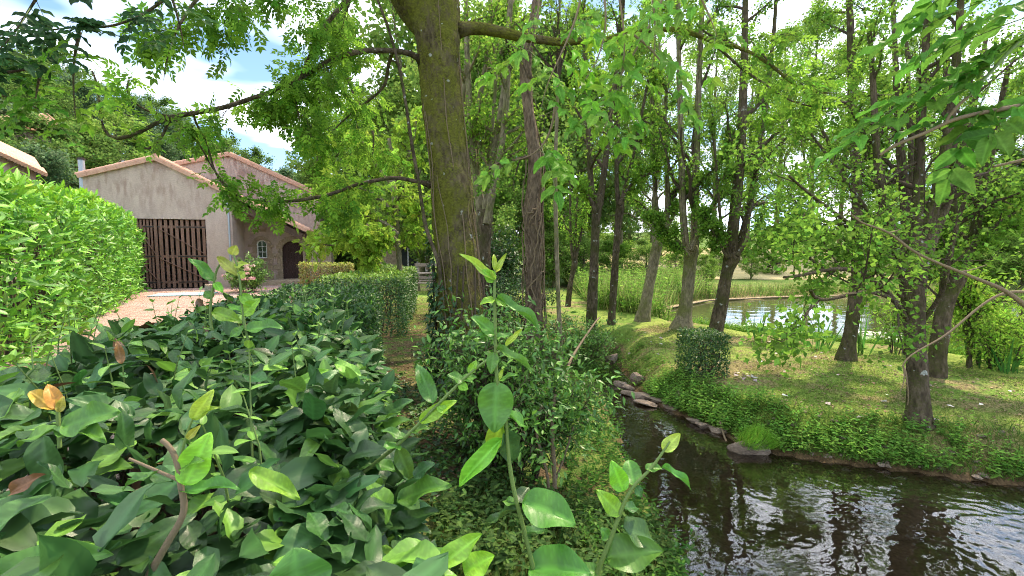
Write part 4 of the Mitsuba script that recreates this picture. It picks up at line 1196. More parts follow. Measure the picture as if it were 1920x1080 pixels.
for px, top, d, k in [(1090, -20, 30, 'tall'), (1165, 30, 34, 'tall'), (1225, -40, 30, 'tall'), (1335, 20, 40, 'tall'), (1400, 70, 46, 'tall'), (1455, 30, 50, 'tall'), (1515, -10, 42, 'tall'), (1575, 50, 48, 'tall'), (1700, 30, 46, 'tall'), (1650, 130, 40, 'tall'), (1780, 120, 34, 'tall'), (1880, 110, 27, 'tall'), (1980, 100, 26, 'tall')]:
    side = 'behind the two slim alders' if px < 1200 else 'behind the pond-side pollards' if px < 1380 else 'beyond the field behind the speckled trunk' if px < 1600 else 'beyond the pond at far right'
    bg('tall_tree', k, px, top, d, 'with a loose crown ' + side, PG, 1.1)
FG = 'bushy trees along the far bank and field edge'
for px, top, d, k in [(1060, 380, 40, 'light'), (1120, 400, 46, 'bushy'), (1180, 370, 50, 'round'), (1240, 400, 44, 'light'), (1300, 400, 60, 'light'), (1360, 440, 66, 'bushy'), (1420, 450, 74, 'light'), (1480, 452, 74, 'blue'), (1540, 445, 74, 'bushy'), (1600, 400, 62, 'light'), (1660, 370, 54, 'light'), (1720, 380, 44, 'light'), (1780, 330, 38, 'light'), (1840, 300, 32, 'light'),
                      (1890, 330, 27, 'bushy'), (1930, 280, 26, 'round'), (1810, 430, 25, 'bushy'), (1870, 440, 24, 'light'), (1960, 400, 22, 'light'), (1730, 450, 29, 'bushy'), (1040, 420, 23, 'light'), (1095, 440, 24, 'light'), (1150, 455, 26, 'bushy'), (1212, 450, 24, 'light'), (1268, 468, 27, 'light'), (1325, 478, 26, 'light'), (1410, 478, 30, 'light'), (1300, 462, 30, 'bushy'), (1345, 470, 34, 'light'), (1395, 455, 40, 'bushy'), (1450, 474, 33, 'bushy'), (1590, 462, 36, 'bushy'), (1660, 455, 34, 'bushy')]:
    side = 'behind the reed bed' if px < 1260 else 'at the far edge of the dry field' if px < 1640 and d > 45 else 'on the far bank of the pond' if px < 1760 else 'on the far bank at the right edge'
    bg('bushy_tree', k, px, top, d, side + (', second row' if d > 35 and px > 1640 else ''), FG, 1.3)

same = {}
for t, px in BGX.items():
    same.setdefault(labels[t]['label'], []).append((px, t))
for lab, lst in same.items():                                       # look-alikes are told apart by their order from the left
    for i, (px, t) in enumerate(sorted(lst) if len(lst) > 1 else ()):
        labels[t]['label'] = lab.replace('with a loose crown ', '') + ', ' + (('left one', 'right one')[i] if len(lst) == 2 else ('first', 'second', 'third', 'fourth', 'fifth', 'sixth')[i] + ' from left')
    assert len(labels[t]['label'].replace('-', ' ').split()) < 18, labels[t]['label']

# ================================================================ HEDGES AND SHRUBS
def shell_hedge(poly, h, n, ls, rng, tpl, col, alt=None, frac=0.0, topcol=None, depth=0.22, z0=0.0, bump=0.06, bias=0.35, rnd=0.3, bottom=0.03):
    """leaves filling the outer layer of a clipped hedge over the ground plan poly; h is a height or h(x, y)"""
    hf = h if callable(h) else (lambda x, y: np.full(np.shape(x), float(h)))
    x0, y0, x1, y1 = poly.bounds
    ring = poly.exterior
    hm = float(np.mean(hf(np.array([x0, x1]), np.array([y0, y1])))) - z0
    at, as_ = poly.area, ring.length * hm
    nt = int(n * at / (at + as_))
    q = rng.uniform((x0, y0), (x1, y1), (nt * 6 + 50, 2))
    q = q[shapely.contains_xy(poly, q[:, 0], q[:, 1])][:nt]
    nt = len(q)
    dep = np.minimum(rng.exponential(depth * 0.55, nt), depth * 2)
    e = shapely.distance(shapely.points(q[:, 0], q[:, 1]), ring)
    R = rnd
    rr = np.where(e < R, R - np.sqrt(np.maximum(R * R - (R - e) ** 2, 0)), 0)
    p = np.stack([q[:, 0], q[:, 1], hf(q[:, 0], q[:, 1]) - rr - dep], 1)
    out = np.tile([0, 0, 1.0], (nt, 1))
    ns = n - nt
    s = rng.random(ns) * ring.length
    a, b = shapely.line_interpolate_point(ring, s), shapely.line_interpolate_point(ring, np.minimum(s + 0.01, ring.length))
    A, B = np.stack([shapely.get_x(a), shapely.get_y(a)], 1), np.stack([shapely.get_x(b), shapely.get_y(b)], 1)
    tg = nrm(B - A + 1e-9)
    sign = 1.0 if ring.is_ccw else -1.0
    no = np.stack([tg[:, 1], -tg[:, 0]], 1) * sign
    dep2 = np.minimum(rng.exponential(depth * 0.55, ns), depth * 2)
    zz = z0 + bottom + rng.random(ns) * (hf(A[:, 0], A[:, 1]) - z0 - bottom - 0.02)
    wob = (meshkit.noise(np.stack([A[:, 0] * 2.2, A[:, 1] * 2.2, zz * 2.2], 1), 9) - 0.5) * 2 * bump
    top = np.maximum(0, zz - (hf(A[:, 0], A[:, 1]) - R))
    ins = R - np.sqrt(np.maximum(R * R - top ** 2, 0))
    p2 = np.stack([*(A - no * (dep2 - wob + ins)[:, None]).T, zz], 1)
    o2 = np.stack([*no.T, np.full(ns, 0.25) + top / R], 1)
    pos, out, dep = np.vstack([p, p2]), nrm(np.vstack([out, o2])), np.r_[dep, dep2]
    pos[:, 2] += (meshkit.noise(pos * 1.7, 4) - 0.5) * bump * 2 * (out[:, 2] > 0.9)
    m = len(pos)
    d = nrm(rdir(rng, m) + out * bias + np.array([0, 0, 0.12]))
    nn = nrm(out * 0.9 + np.array([0, 0, 0.55]) + rng.normal(0, 0.42, (m, 3)))
    c = tint(rng, m, col, .2, alt, frac)
    if topcol is not None:
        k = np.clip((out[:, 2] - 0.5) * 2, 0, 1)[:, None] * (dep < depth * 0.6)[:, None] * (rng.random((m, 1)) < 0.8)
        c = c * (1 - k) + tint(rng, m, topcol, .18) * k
    return pos, d, nn, rng.uniform(.65, 1.2, m) * ls, c, dep, out


def hedge_stems(poly, h, n, rng, r=0.012, z0=0.0):
    ms = []
    x0, y0, x1, y1 = poly.bounds
    inner = poly.buffer(-0.15)
    while len(ms) < n:
        q = rng.uniform((x0, y0), (x1, y1))
        if inner.contains(Point(q)):
            z = z0
            pts = [(q[0], q[1], z - 0.05)]
            hh = (h(q[0], q[1]) if callable(h) else h) - 0.1
            for k in range(4):
                pts.append((q[0] + rng.normal(0, .06), q[1] + rng.normal(0, .06), z + (hh - z) * (k + 1) / 4))
            ms.append(tube(spl(pts, 9), np.linspace(r, r * 0.4, 9), 5))
    return cat(ms)


TPL_BIG = [leaf_tpl(28, 8, w, cu, fo_, 0.8, bl, 0.9, 0.005, ph) for w, cu, fo_, bl, ph in ((.50, .10, .22, .8, 0), (.56, .16, .30, .85, 1), (.46, .05, .16, .75, 2), (.60, .2, .26, .8, 3), (.52, .26, .34, .8, 4))]
TPL_MID = leaf_tpl(6, 4, 0.54, 0.2, 0.22, 0, .8, .9)
# ---- the broad-leaved hedge right under the camera
rng = np.random.default_rng(401)
hg = Polygon([(-0.02, 0.42), (-0.35, 1.5), (-0.75, 2.8), (-1.35, 4.3), (-1.9, 5.6), (-3.6, 5.9), (-3.3, 4.6), (-2.85, 3.0), (-2.4, 2.0), (-2.1, 0.9), (-2.0, 0.35), (-0.6, 0.30)])
hgh = lambda x, y: 1.25 - 0.08 * sst(1.3, 3.4, np.asarray(y)) + 0.06 * (meshkit.noise(np.stack([np.asarray(x) * 1.3, np.asarray(y) * 1.3, np.asarray(x) * 0], -1), 6) - 0.5) * 2 - 0.12 * np.exp(-((np.asarray(x) - 0.1) ** 2 + (np.asarray(y) - 0.6) ** 2) / 0.35)
pos, d, nn, sz, c, dep, out = shell_hedge(hg, hgh, 16500, 0.125, rng, TPL_MID, (0.043, 0.108, 0.027), (0.14, 0.29, 0.04), 0.13, depth=0.2, bump=0.07, bias=0.25, rnd=0.42)
ok = (np.linalg.norm(pos - EYE, axis=1) > 0.72) & (meshkit.noise(pos * np.array([4.2, 4.2, 1.5]), 23) + .3 * rng.random(len(pos)) > .40)
c[rng.random(len(c)) < .012] = (.11, .06, .028)
nr_ = np.linalg.norm(pos - EYE, axis=1) < 1.1
c[nr_] = np.minimum(c[nr_], (.05, .125, .04))
c = np.clip(c * (1 + .5 * (meshkit.noise(pos * 6, 8)[:, None] - .5)), 0, 1)
pos, d, nn, sz, c, dep, out = (q[ok] for q in (pos, d, nn, sz, c, dep, out))
d = nrm(d * np.array([1, 1, .8]) + np.array([0, 0, -.2]))
nn = nrm(nn + np.array([0, 0, .2]) + rng.normal(0, .25, nn.shape))
pos[:, 2] += .085 * (meshkit.noise(pos * np.array([6.5, 6.5, 1.0]), 31) - .5) * 2 - .02
hk = thing('broad_leaved_hedge', 'dark glossy broad-leaved hedge filling the lower left foreground', 'hedge')
sz = sz * (1 + .25 * (rng.random(len(sz)) < .25))
dist = np.linalg.norm(pos - EYE, axis=1)
near = dist < 2.3
inframe = (np.abs((pos - EYE) @ RIGHT / np.maximum((pos - EYE) @ FWD, .01)) < 1.12) & ((pos - EYE) @ FWD > 0.3) & (((pos - EYE) @ UP) / np.maximum((pos - EYE) @ FWD, .01) > -0.66)
score = np.where(inframe, sz / dist * np.exp(-dep / 0.05), 0)
order = np.argsort(-score)
parts = order[:300]
rest = np.ones(len(pos), bool)
rest[parts] = False
for i in parts:
    v, f, cc = place(TPL_BIG[i % 5], pos[i:i + 1], d[i:i + 1], nn[i:i + 1], sz[i:i + 1], c[i:i + 1])
    obj('leaf', (v, f), 'leaf_glossy', hk, smooth=True, color=cc)
ms = []
for k in range(5):
    m = rest & near & (np.arange(len(pos)) % 5 == k)
    ms.append(place(leaf_tpl(5, 4, *((.50, .10, .22), (.56, .16, .30), (.46, .05, .16), (.60, .2, .26), (.52, .26, .34))[k], 0.8, .8, .9, 0, k), pos[m], d[m], nn[m], sz[m], c[m]))
m = rest & ~near
ms.append(place(TPL_MID, pos[m], d[m], nn[m], sz[m], c[m]))
v, f, cc = cat(ms)
obj('foliage', (v, f), 'leaf_glossy', hk, smooth=True, color=cc, kind='stuff')
obj('stems', hedge_stems(hg, lambda x, y: 1.12, 260, rng, 0.008), 'twig_bark', hk, smooth=True, kind='stuff')

shp, shd, shn, shs, shc, sht = [], [], [], [], [], []
q = rng.uniform((-3.3, .9), (0, 5.7), (400, 2))
q = q[shapely.contains_xy(hg.buffer(-.12), q[:, 0], q[:, 1])][:70]
for x, y in q:                                                       # fresh shoots standing out of the clipped top
    H = rng.uniform(.10, .26)
    b0 = np.array([x, y, float(hgh(x, y)) - .12])
    tip = b0 + [rng.normal(0, .05), rng.normal(0, .05), H + .1]
    sht.append(tube(np.array([b0, (b0 + tip) / 2 + rng.normal(0, .008, 3), tip]), np.array([.0035, .003, .0015]), 5))
    nl_ = int(rng.integers(4, 9))
    for k in range(nl_):
        t = .3 + .7 * (k // 2) / max((nl_ - 1) // 2, 1)
        a = (k % 2) * 3.1 + (k // 2) * 1.57 + x * 9 + rng.normal(0, .35)
        shp.append(b0 + (tip - b0) * t)
        el_ = rng.uniform(-.3, .6) + .9 * (t > .95)
        shd.append([math.cos(a), math.sin(a), el_])
        shn.append([-el_ * math.cos(a) + rng.normal(0, .3), -el_ * math.sin(a) + rng.normal(0, .3), 1])
        shs.append(rng.uniform(.04, .10) * (1.15 - .5 * t))
        shc.append((np.array((.06, .17, .035)) * (1 - t) + np.array((.18, .34, .05)) * t) * rng.uniform(.7, 1.2))
v, f, cc = place(TPL_MID, shp, shd, shn, shs, shc)
obj('young_leaves', (v, f), 'leaf_glossy', hk, smooth=True, color=cc, kind='stuff')
obj('young_stems', cat(sht), 'green_stem', hk, smooth=True, kind='stuff')

# ---- the finer dark hedge behind it and the clipped blocks along the path
def simple_hedge(name, label, poly, h, n, ls, col, alt, frac, topcol=None, seed=1, tpl=TPL6, z0=0.0, depth=.16, mat_='leaf_glossy', cat_='hedge', group=None, bump=.05, rnd=.15, stems=60):
    rng = np.random.default_rng(seed)
    t = thing(name, label, cat_, group)
    pos, d, nn, sz, c, dep, out = shell_hedge(poly, h, n, ls, rng, tpl, col, alt, frac, topcol, depth, z0, bump, rnd=rnd)
    v, f, cc = place(tpl, pos, d, nn, sz, c)
    obj('foliage', (v, f), mat_, t, color=cc, kind='stuff')
    obj('stems', hedge_stems(poly, h, stems, rng, z0=z0), 'twig_bark', t, smooth=True, kind='stuff')
    return t


DG = (0.036, 0.09, 0.02)
simple_hedge('fine_leaved_hedge', 'dark small-leaved hedge continuing beyond the broad-leaved one towards the house',
             Polygon([(-1.62, 5.2), (-1.95, 6.9), (-2.25, 7.9), (-3.9, 8.1), (-3.9, 6.7), (-3.4, 5.6)]), lambda x, y: 1.15 + 0.1 * (meshkit.noise(np.stack([x * 1.5, y * 1.5, 0 * x], -1), 3) - .5), 16000, .07, DG, (.12, .26, .035), .12, seed=402, rnd=.25, bump=.08)
simple_hedge('clipped_hedge', 'clipped dark hedge block with a bright yellow-green top beside the grass path',
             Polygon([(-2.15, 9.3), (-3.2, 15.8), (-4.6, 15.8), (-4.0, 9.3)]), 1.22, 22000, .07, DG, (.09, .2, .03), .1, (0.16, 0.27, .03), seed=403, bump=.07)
lh = P(612, 500, 17.0)
simple_hedge('low_box_hedge', 'low clipped hedge with yellow top and reddish sides in front of the arched door',
             Polygon([(lh[0] - .9, 16.7), (lh[0] + .85, 17.2), (lh[0] + .7, 17.9), (lh[0] - 1.0, 17.4)]), 1.30, 6000, .07, (.17, .19, .04), (.24, .15, .05), .3, (0.30, 0.36, .04), seed=404, rnd=.08)
sqp = foot(1329, 712)
simple_hedge('square_bush', 'small square-clipped dark green bush on the grass bank', sbox(sqp[0] - .31, sqp[1] - .02, sqp[0] + .31, sqp[1] + .58), sqp[2] + .70, 5200, .05, DG, (.1, .2, .03), .1, seed=405, z0=sqp[2] - .05, cat_='bush', rnd=.08, depth=.1, stems=12, bump=.03)

# ---- the tall laurel hedge along the drive
rng = np.random.default_rng(406)
lp = Polygon([(-4.6, 3.2), (-6.2, 5.6), (-9.4, 10.4), (-15.9, 20.2), (-17.3, 20.4), (-18.0, 19.6), (-11.2, 9.2), (-6.2, 2.2)])
lhh = lambda x, y: 2.78 + 0.055 * (np.clip(y, 4, 14) - 6) - 0.35 * sst(18.2, 20.4, y) + 0.22 * (meshkit.noise(np.stack([x * .9, y * .9, 0 * x], -1), 12) - .5)
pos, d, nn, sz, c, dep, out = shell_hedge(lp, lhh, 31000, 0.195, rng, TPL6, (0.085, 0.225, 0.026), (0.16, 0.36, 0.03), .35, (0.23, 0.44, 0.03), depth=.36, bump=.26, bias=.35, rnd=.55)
keep = meshkit.noise(pos * 3.4, 17) + .25 * rng.random(len(pos)) > .41
pos, d, nn, sz, c, dep, out = (q[keep] for q in (pos, d, nn, sz, c, dep, out))
d = nrm(d + out * 0.35 + np.array([0, 0, .1]))
lk = thing('laurel_hedge', 'tall bright lime-green laurel hedge lining the left of the drive', 'hedge')
dist = np.linalg.norm(pos - EYE, axis=1)
u = 960 + F_PX * pos[:, 0] / np.maximum(pos[:, 1], .1)
score = np.where((u > 5) & (u < 270) & (pos[:, 2] > 0.7), sz / dist * np.exp(-dep / .05), 0)
order = np.argsort(-score)
parts, rest = order[:300], np.ones(len(pos), bool)
rest[parts] = False
LT = leaf_tpl(5, 4, .36, .14, .2, 0, .8)
for i in parts:
    v, f, cc = place(LT, pos[i:i + 1], d[i:i + 1], nn[i:i + 1], sz[i:i + 1], c[i:i + 1])
    obj('leaf', (v, f), 'leaf_glossy', lk, smooth=True, color=cc)
v, f, cc = place(leaf_tpl(3, 2, .36, .16, .2), pos[rest], d[rest], nn[rest], sz[rest], c[rest])
obj('foliage', (v, f), 'leaf_glossy', lk, color=cc, kind='stuff')
obj('stems', hedge_stems(lp, lambda x, y: 2.5, 260, rng, 0.02), 'twig_bark', lk, smooth=True, kind='stuff')


# ---- leafy shrubs
def shrub(name, label, base, H, R, nst, nleaf, ls, col, alt, frac, seed, tpl=TPL6, lev=2, nch=6, mat_='leaf_glossy', lean=(0, 0), cat_='bush', spread=.05, droop=.3, r0=.012):
    t = thing(name, label, cat_)
    pl = Plant(seed)
    rng = pl.rng
    for k in range(nst):
        a = rng.uniform(0, 2 * np.pi)
        rad = R * rng.uniform(.1, .9)
        b = np.array(base) + [math.cos(a) * R * .22, math.sin(a) * R * .22, -.05]
        tip = np.array(base) + [math.cos(a) * rad + lean[0], math.sin(a) * rad + lean[1], H * rng.uniform(.55, 1.0) * math.sqrt(max(.15, 1 - (rad / R) ** 2 * .6))]
        midp = (b + tip) / 2 + rng.normal(0, .06, 3) + [0, 0, .12 * H]
        pl.branch(spl([b, midp, tip], 9), r0, lev, nch, .42, .2, .0, .9, 5, .15)
    obj('stems', pl.wood_mesh(), 'twig_bark', t, smooth=True, kind='stuff')
    pos, d, nn = pl.leaf_sites(nleaf, spread, droop)
    ok = np.linalg.norm(pos - EYE, axis=1) > 1.0
    pos, d, nn = pos[ok], d[ok], nn[ok]
    c = tint(rng, len(pos), col, .22, alt, frac)
    v, f, cc = place(tpl, pos, d, nn, rng.uniform(.6, 1.2, len(pos)) * ls, c)
    obj('foliage', (v, f), mat_, t, color=cc, kind='stuff')
    return t, pl


hb = P(462, 545, 19.6) * np.array([1, 1, 0])
ht, pl = shrub('hydrangea', 'round hydrangea bush with pale pink flower heads beside the porch', hb, 1.45, 1.12, 26, 4200, .12, (.10, .2, .035), (.18, .3, .06), .35, 421, nch=5, cat_='flowering bush')
rng = np.random.default_rng(422)
for k in range(16):
    a, el = rng.uniform(-1.1, .9), rng.uniform(.1, 1.1)
    q = hb + np.array([1.13 * math.sin(a + .45) * math.cos(el), -1.1 * math.cos(a) * math.cos(el) * .95, .42 + .98 * math.sin(el)])
    pp_ = rdir(rng, 46)
    pp_[:, 2] = np.abs(pp_[:, 2]) * .9 - .2
    v, f, cc = place(TPL2W, q + pp_ * .085, rdir(rng, 46), pp_, .06, tint(rng, 46, (.62, .38, .36) if k % 3 else (.60, .48, .38), .12))
    obj('flower_head', (v, f), 'vertex_matt', ht, color=cc)

b1 = foot(1010, 935)
bs, pl = shrub('stream_side_bush', 'large leafy green bush with bare grey stems leaning over the left bank of the stream', b1 + [-0.20, .40, 0], 1.42, .92, 34, 11000, .068, (.065, .155, .03), (.12, .26, .04), .35, 423, nch=7, spread=.09)
for pts in ([(1040, 930, 9), (1038, 860, 9), (1036, 780, 8), (1042, 740, 6)], [(1028, 925, 7), (1018, 860, 6), (1005, 800, 6), (1018, 760, 4)], [(1035, 915, 5), (1060, 850, 4), (1075, 800, 3)]):
    dd = float((b1 - EYE) @ FWD) - .12
    obj('bare_stem', tube(spl([(*P(x, y, dd), w * dd / F_PX / 2) for x, y, w in pts], 14)[:, :3], spl([(*P(x, y, dd), w * dd / F_PX / 2) for x, y, w in pts], 14)[:, 3], 6), 'pale_twig', bs, smooth=True)
b2 = foot(1090, 690)
shrub('bank_thicket', 'light green thicket on the bank behind the stream-side bush', b2 + [0, .3, 0], 1.0, 1.05, 20, 5200, .06, (.08, .18, .03), (.13, .26, .04), .35, 424, spread=.08)
b3 = foot(965, 640)
shrub('dark_thicket', 'dark leafy undergrowth between the mossy trunk and the vine-wrapped trunk', b3 + [0, .8, 0], 1.5, 1.1, 20, 4600, .075, (.035, .085, .02), (.07, .15, .03), .25, 425, spread=.08)
b4 = foot(905, 590)
shrub('dark_ivy_thicket', 'very dark ivy-clad undergrowth right behind the mossy trunk', b4 + [.2, .3, 0], 2.6, 1.0, 18, 4200, .10, (.025, .065, .016), (.05, .12, .02), .2, 426, tpl=IVY, spread=.1)
tw_ = thing('dead_twig', 'long pale dead twig leaning over the stream-side bush', 'twig')
dd = 5.0
pts = [(1060, 712, 6), (1068, 680, 6), (1085, 650, 5), (1112, 610, 4), (1124, 596, 3)]
cc = spl([(*P(x, y, dd + .3 * i), w * dd / F_PX / 2) for i, (x, y, w) in enumerate(pts)], 20)
obj('stick', tube(cc[:, :3], cc[:, 3], 7), 'pale_twig', tw_, smooth=True)

b5 = foot(1880, 700)
shrub('yellow_green_shrub', 'yellow-green feathery shrub on the pond margin at the right edge', b5 + [.3, .4, 0], 1.25, 1.0, 20, 4200, .075, (.22, .38, .05), (.30, .46, .07), .4, 427, mat_='leaf_matt', spread=.1)
b6 = foot(1690, 668)
shrub('slender_waterside_shrub', 'slender upright light green shrub on the pond margin behind the nearest pollard', b6 + [.1, .2, 0], 1.3, .5, 12, 1800, .06, (.18, .34, .05), (.26, .42, .06), .4, 428, mat_='leaf_matt', spread=.07)

# ---- ivy round the foot of the ash and over the ground
rng = np.random.default_rng(431)
iv = thing('ivy', 'dark ivy clothing the foot of the mossy trunk', 'ivy')
c = spl(tr, 120)
hz = c[:, 2] - fo[2] * 0
t_ = rng.random(5200) ** 1.6 * .42
i = (t_ * 119).astype(int)
ang_ = rng.uniform(0, 2 * np.pi, len(i))
thick = .05 + .16 * np.exp(-((t_ / .2) ** 2))
o3 = np.stack([np.cos(ang_), np.sin(ang_), 0 * ang_], 1)
keep = rng.random(len(i)) < np.clip(1.25 - t_ / .3 - .45 * np.maximum(0, np.cos(ang_ + 1.2)) * (t_ > .16) + .3 * np.maximum(0, -np.cos(ang_ - .4)), 0.0, 1)
pos = c[i, :3] + o3 * (c[i, 3] * 1.12 + thick * rng.random(len(i)))[:, None]
pos, o3 = pos[keep], o3[keep]
m = len(pos)
v, f, cc = place(IVY, pos, nrm(o3 * .5 + [0, 0, -.7] + rng.normal(0, .45, (m, 3))), nrm(o3 + rng.normal(0, .35, (m, 3)) + [0, 0, .3]), rng.uniform(.04, .085, m), tint(rng, m, (.026, .07, .018), .25, (.06, .13, .025), .2))
obj('foliage', (v, f), 'leaf_glossy', iv, color=cc, kind='stuff')
ms = []
for k in range(10):
    a0 = rng.uniform(0, 6.28)
    ms.append(tube(np.array([c[j, :3] + np.array([math.cos(a0 + j * .02), math.sin(a0 + j * .02), 0]) * (c[j, 3] * 1.04 + .03) for j in range(2, 40, 4)]), .012, 5))
obj('stems', cat(ms), 'twig_bark', iv, smooth=True, kind='stuff')


def ground_sites(poly, n, rng):
    x0, y0, x1, y1 = poly.bounds
    q = rng.uniform((x0, y0), (x1, y1), (n * 4, 2))
    q = q[shapely.contains_xy(poly, q[:, 0], q[:, 1])][:n]
    return np.column_stack([q, height(q[:, 0], q[:, 1])])


gi = Polygon([tuple(foot(x, y)[:2]) for x, y in ((700, 720), (760, 660), (800, 640), (930, 660), (960, 760), (980, 900), (900, 1010), (760, 960), (680, 860))])
pos = ground_sites(gi, 6500, rng)
pos = pos[meshkit.fbm(pos * np.array([2.2, 2.2, 0]), 3, 4) > .42]
m = len(pos)
pos[:, 2] += rng.uniform(.01, .09, m)
v, f, cc = place(IVY, pos, nrm(rdir(rng, m) * [1, 1, .3]), nrm(rng.normal(0, .4, (m, 3)) + [0, 0, 1]), rng.uniform(.03, .06, m), tint(rng, m, (.035, .09, .02), .3, (.08, .17, .03), .25))
obj('ground_ivy', (v, f), 'leaf_glossy', color=cc)
tag('ground_ivy', 'low ivy creeping over the shaded ground round the mossy trunk', 'ground cover', kind='stuff')

# ---- grass
def blades(name, label, pos, h, col, alt, frac, rng, lean=.5, wid=1.0, cat_='grass', parent=None):
    m = len(pos)
    tp = (BLADE[0] * [wid, 1, 1], BLADE[1], BLADE[2])
    d = nrm(np.stack([rng.normal(0, lean, m), rng.normal(0, lean, m), np.ones(m)], 1))
    v, f, cc = place(tp, pos - [0, 0, .005], d, nrm(rdir(rng, m) * [1, 1, .1]), h * rng.uniform(.5, 1.2, m), tint(rng, m, col, .22, alt, frac))
    if parent:
        return obj(name, (v, f), 'leaf_matt', parent, color=cc, kind='stuff')
    obj(name, (v, f), 'leaf_matt', color=cc)
    tag(name, label, cat_, kind='stuff')


isl = Polygon([tuple(foot(x, y)[:2]) for x, y in ((1130, 640), (1250, 612), (1500, 648), (1915, 715), (1915, 880), (1700, 870), (1470, 830), (1290, 770), (1190, 715))]).buffer(.3).difference(stream_poly.buffer(.1))
pos = ground_sites(isl, 110000, rng)
den = meshkit.fbm(pos * np.array([.9, .9, 0]) + 3.3, 3, 14)
pos = pos[rng.random(len(pos)) < np.clip((den - .36) * 5, .12, 1)]
blades('short_grass', 'short dry mown grass with bare patches on the bank between the stream and the pond', pos, .045, (.12, .20, .035), (.22, .22, .08), .22, rng, .7, 1.4)
lft = Polygon([tuple(foot(x, y)[:2]) for x, y in ((780, 560), (828, 560), (850, 700), (800, 720), (745, 690))])
pos = ground_sites(lft.buffer(.3), 14000, rng)
blades('path_grass', 'thin trodden grass on the shaded path between the hedge and the mossy trunk', pos, .05, (.12, .2, .04), (.22, .2, .08), .3, rng, .7, 1.2)
nb_ = Polygon([tuple(foot(x, y)[:2]) for x, y in ((820, 960), (930, 900), (1060, 940), (1180, 960), (1240, 1010), (1290, 1100), (800, 1100))]).difference(stream_poly)
pos = ground_sites(nb_, 9000, rng)
blades('bank_grass', 'tufted grass on the near left bank of the stream at the bottom of the view', pos, .13, (.09, .17, .03), (.2, .2, .07), .25, rng, .6, .8)


def herbs(name, label, pos, hh, ls, col, alt, frac, rng, per=9, tpl=TPL6, cat_='wild plants', mat_='leaf_matt'):
    """low leafy plants: each a short stem with opposite leaves"""
    n = len(pos)
    H = hh * rng.uniform(.4, 1.2, n) * (.6 + .8 * meshkit.noise(pos * 1.6, 19))
    ln = rng.normal(0, .25, (n, 2))
    P_, D_, N_, S_ = [], [], [], []
    for k in range(per):
        t = (.25 + .75 * (k // 2) / max((per - 1) // 2, 1))
        a = k * 1.57 * 2 + (k // 2) * 1.57 + rng.uniform(0, 6.28, n) * (k < 1) + rng.normal(0, .4, n)
        P_.append(pos + np.column_stack([ln * (H * t)[:, None], H * t]))
        D_.append(np.column_stack([np.cos(a), np.sin(a), np.full(n, .15)]) + rng.normal(0, .2, (n, 3)))
        N_.append(np.tile([0, 0, 1.0], (n, 1)) + rng.normal(0, .35, (n, 3)))
        S_.append(ls * (1.1 - .5 * t) * rng.uniform(.7, 1.2, n))
    p, d, nn, s = np.vstack(P_), np.vstack(D_), np.vstack(N_), np.hstack(S_)
    v, f, cc = place(tpl, p, d, nn, s, tint(rng, len(p), col, .22, alt, frac))
    b = tpl
    sp, sf, sc2 = place((BLADE[0] * [.35, 1, .2], BLADE[1], BLADE[2]), pos - [0, 0, .01], np.column_stack([ln, np.ones(n)]), nrm(rdir(rng, n) * [1, 1, .1]), H, tint(rng, n, (.10, .14, .04)))
    v, f, cc = cat([(v, f, cc), (sp, sf, sc2)])
    obj(name, (v, f), mat_, color=cc)
    tag(name, label, cat_, kind='stuff')


rbl = LineString(rbank[4:11])
band = rbl.buffer(.58).difference(stream_poly.buffer(.0)).intersection(Polygon([(1.9, 3), (9, 3), (9, 9), (1.9, 9)])).difference(LineString(lbank).buffer(.6))
pos = ground_sites(band, 1300, rng)
dd_ = shapely.distance(shapely.points(pos[:, 0], pos[:, 1]), rbl)
pos = pos[rng.random(len(pos)) < np.clip(1.1 - dd_ / .6 + 1.6 * (meshkit.noise(pos * 1.9, 5) - .5), 0, 1)]
herbs('bank_nettles', 'green nettles and weeds overhanging the right bank of the stream', pos, .24, .075, (.15, .30, .06), (.22, .40, .07), .35, rng, 9)
pos = ground_sites(band, 5000, rng)
blades('bank_sedge', 'rank grass growing among the nettles along the right bank', pos, .16, (.09, .19, .035), (.16, .25, .05), .3, rng, .6, .7)
pos = ground_sites(nb_, 420, rng)
herbs('bramble_patch', 'pale-leaved bramble and weeds in the grass below the hedge on the near bank', pos, .22, .075, (.08, .15, .045), (.13, .22, .06), .3, rng, 9, TPL_MID)
un = Polygon([tuple(foot(x, y)[:2]) for x, y in ((930, 650), (1000, 640), (1160, 640), (1170, 720), (1100, 760), (960, 760))])
lbk = LineString(lbank).buffer(.75).difference(stream_poly).intersection(sbox(-.5, 2.6, 2.2, 9.5)).difference(RB.buffer(.5))
pos = ground_sites(lbk, 700, rng)
herbs('left_bank_weeds', 'dark green weeds hanging over the left bank of the stream below the big bush', pos, .2, .065, (.06, .145, .03), (.11, .23, .04), .3, rng, 9)
pos = ground_sites(LineString(rbank[1:6]).buffer(.55).difference(stream_poly).difference(LB.buffer(.4)), 260, rng)
herbs('sparse_bank_weeds', 'sparse weeds on the eroded brown bank left of the square bush', pos, .18, .06, (.12, .23, .045), (.17, .3, .05), .3, rng, 9)
pos = ground_sites(un, 500, rng)
herbs('undergrowth', 'mixed low green undergrowth beneath the slim trees left of the stream', pos, .3, .08, (.06, .14, .028), (.11, .22, .035), .3, rng, 9)

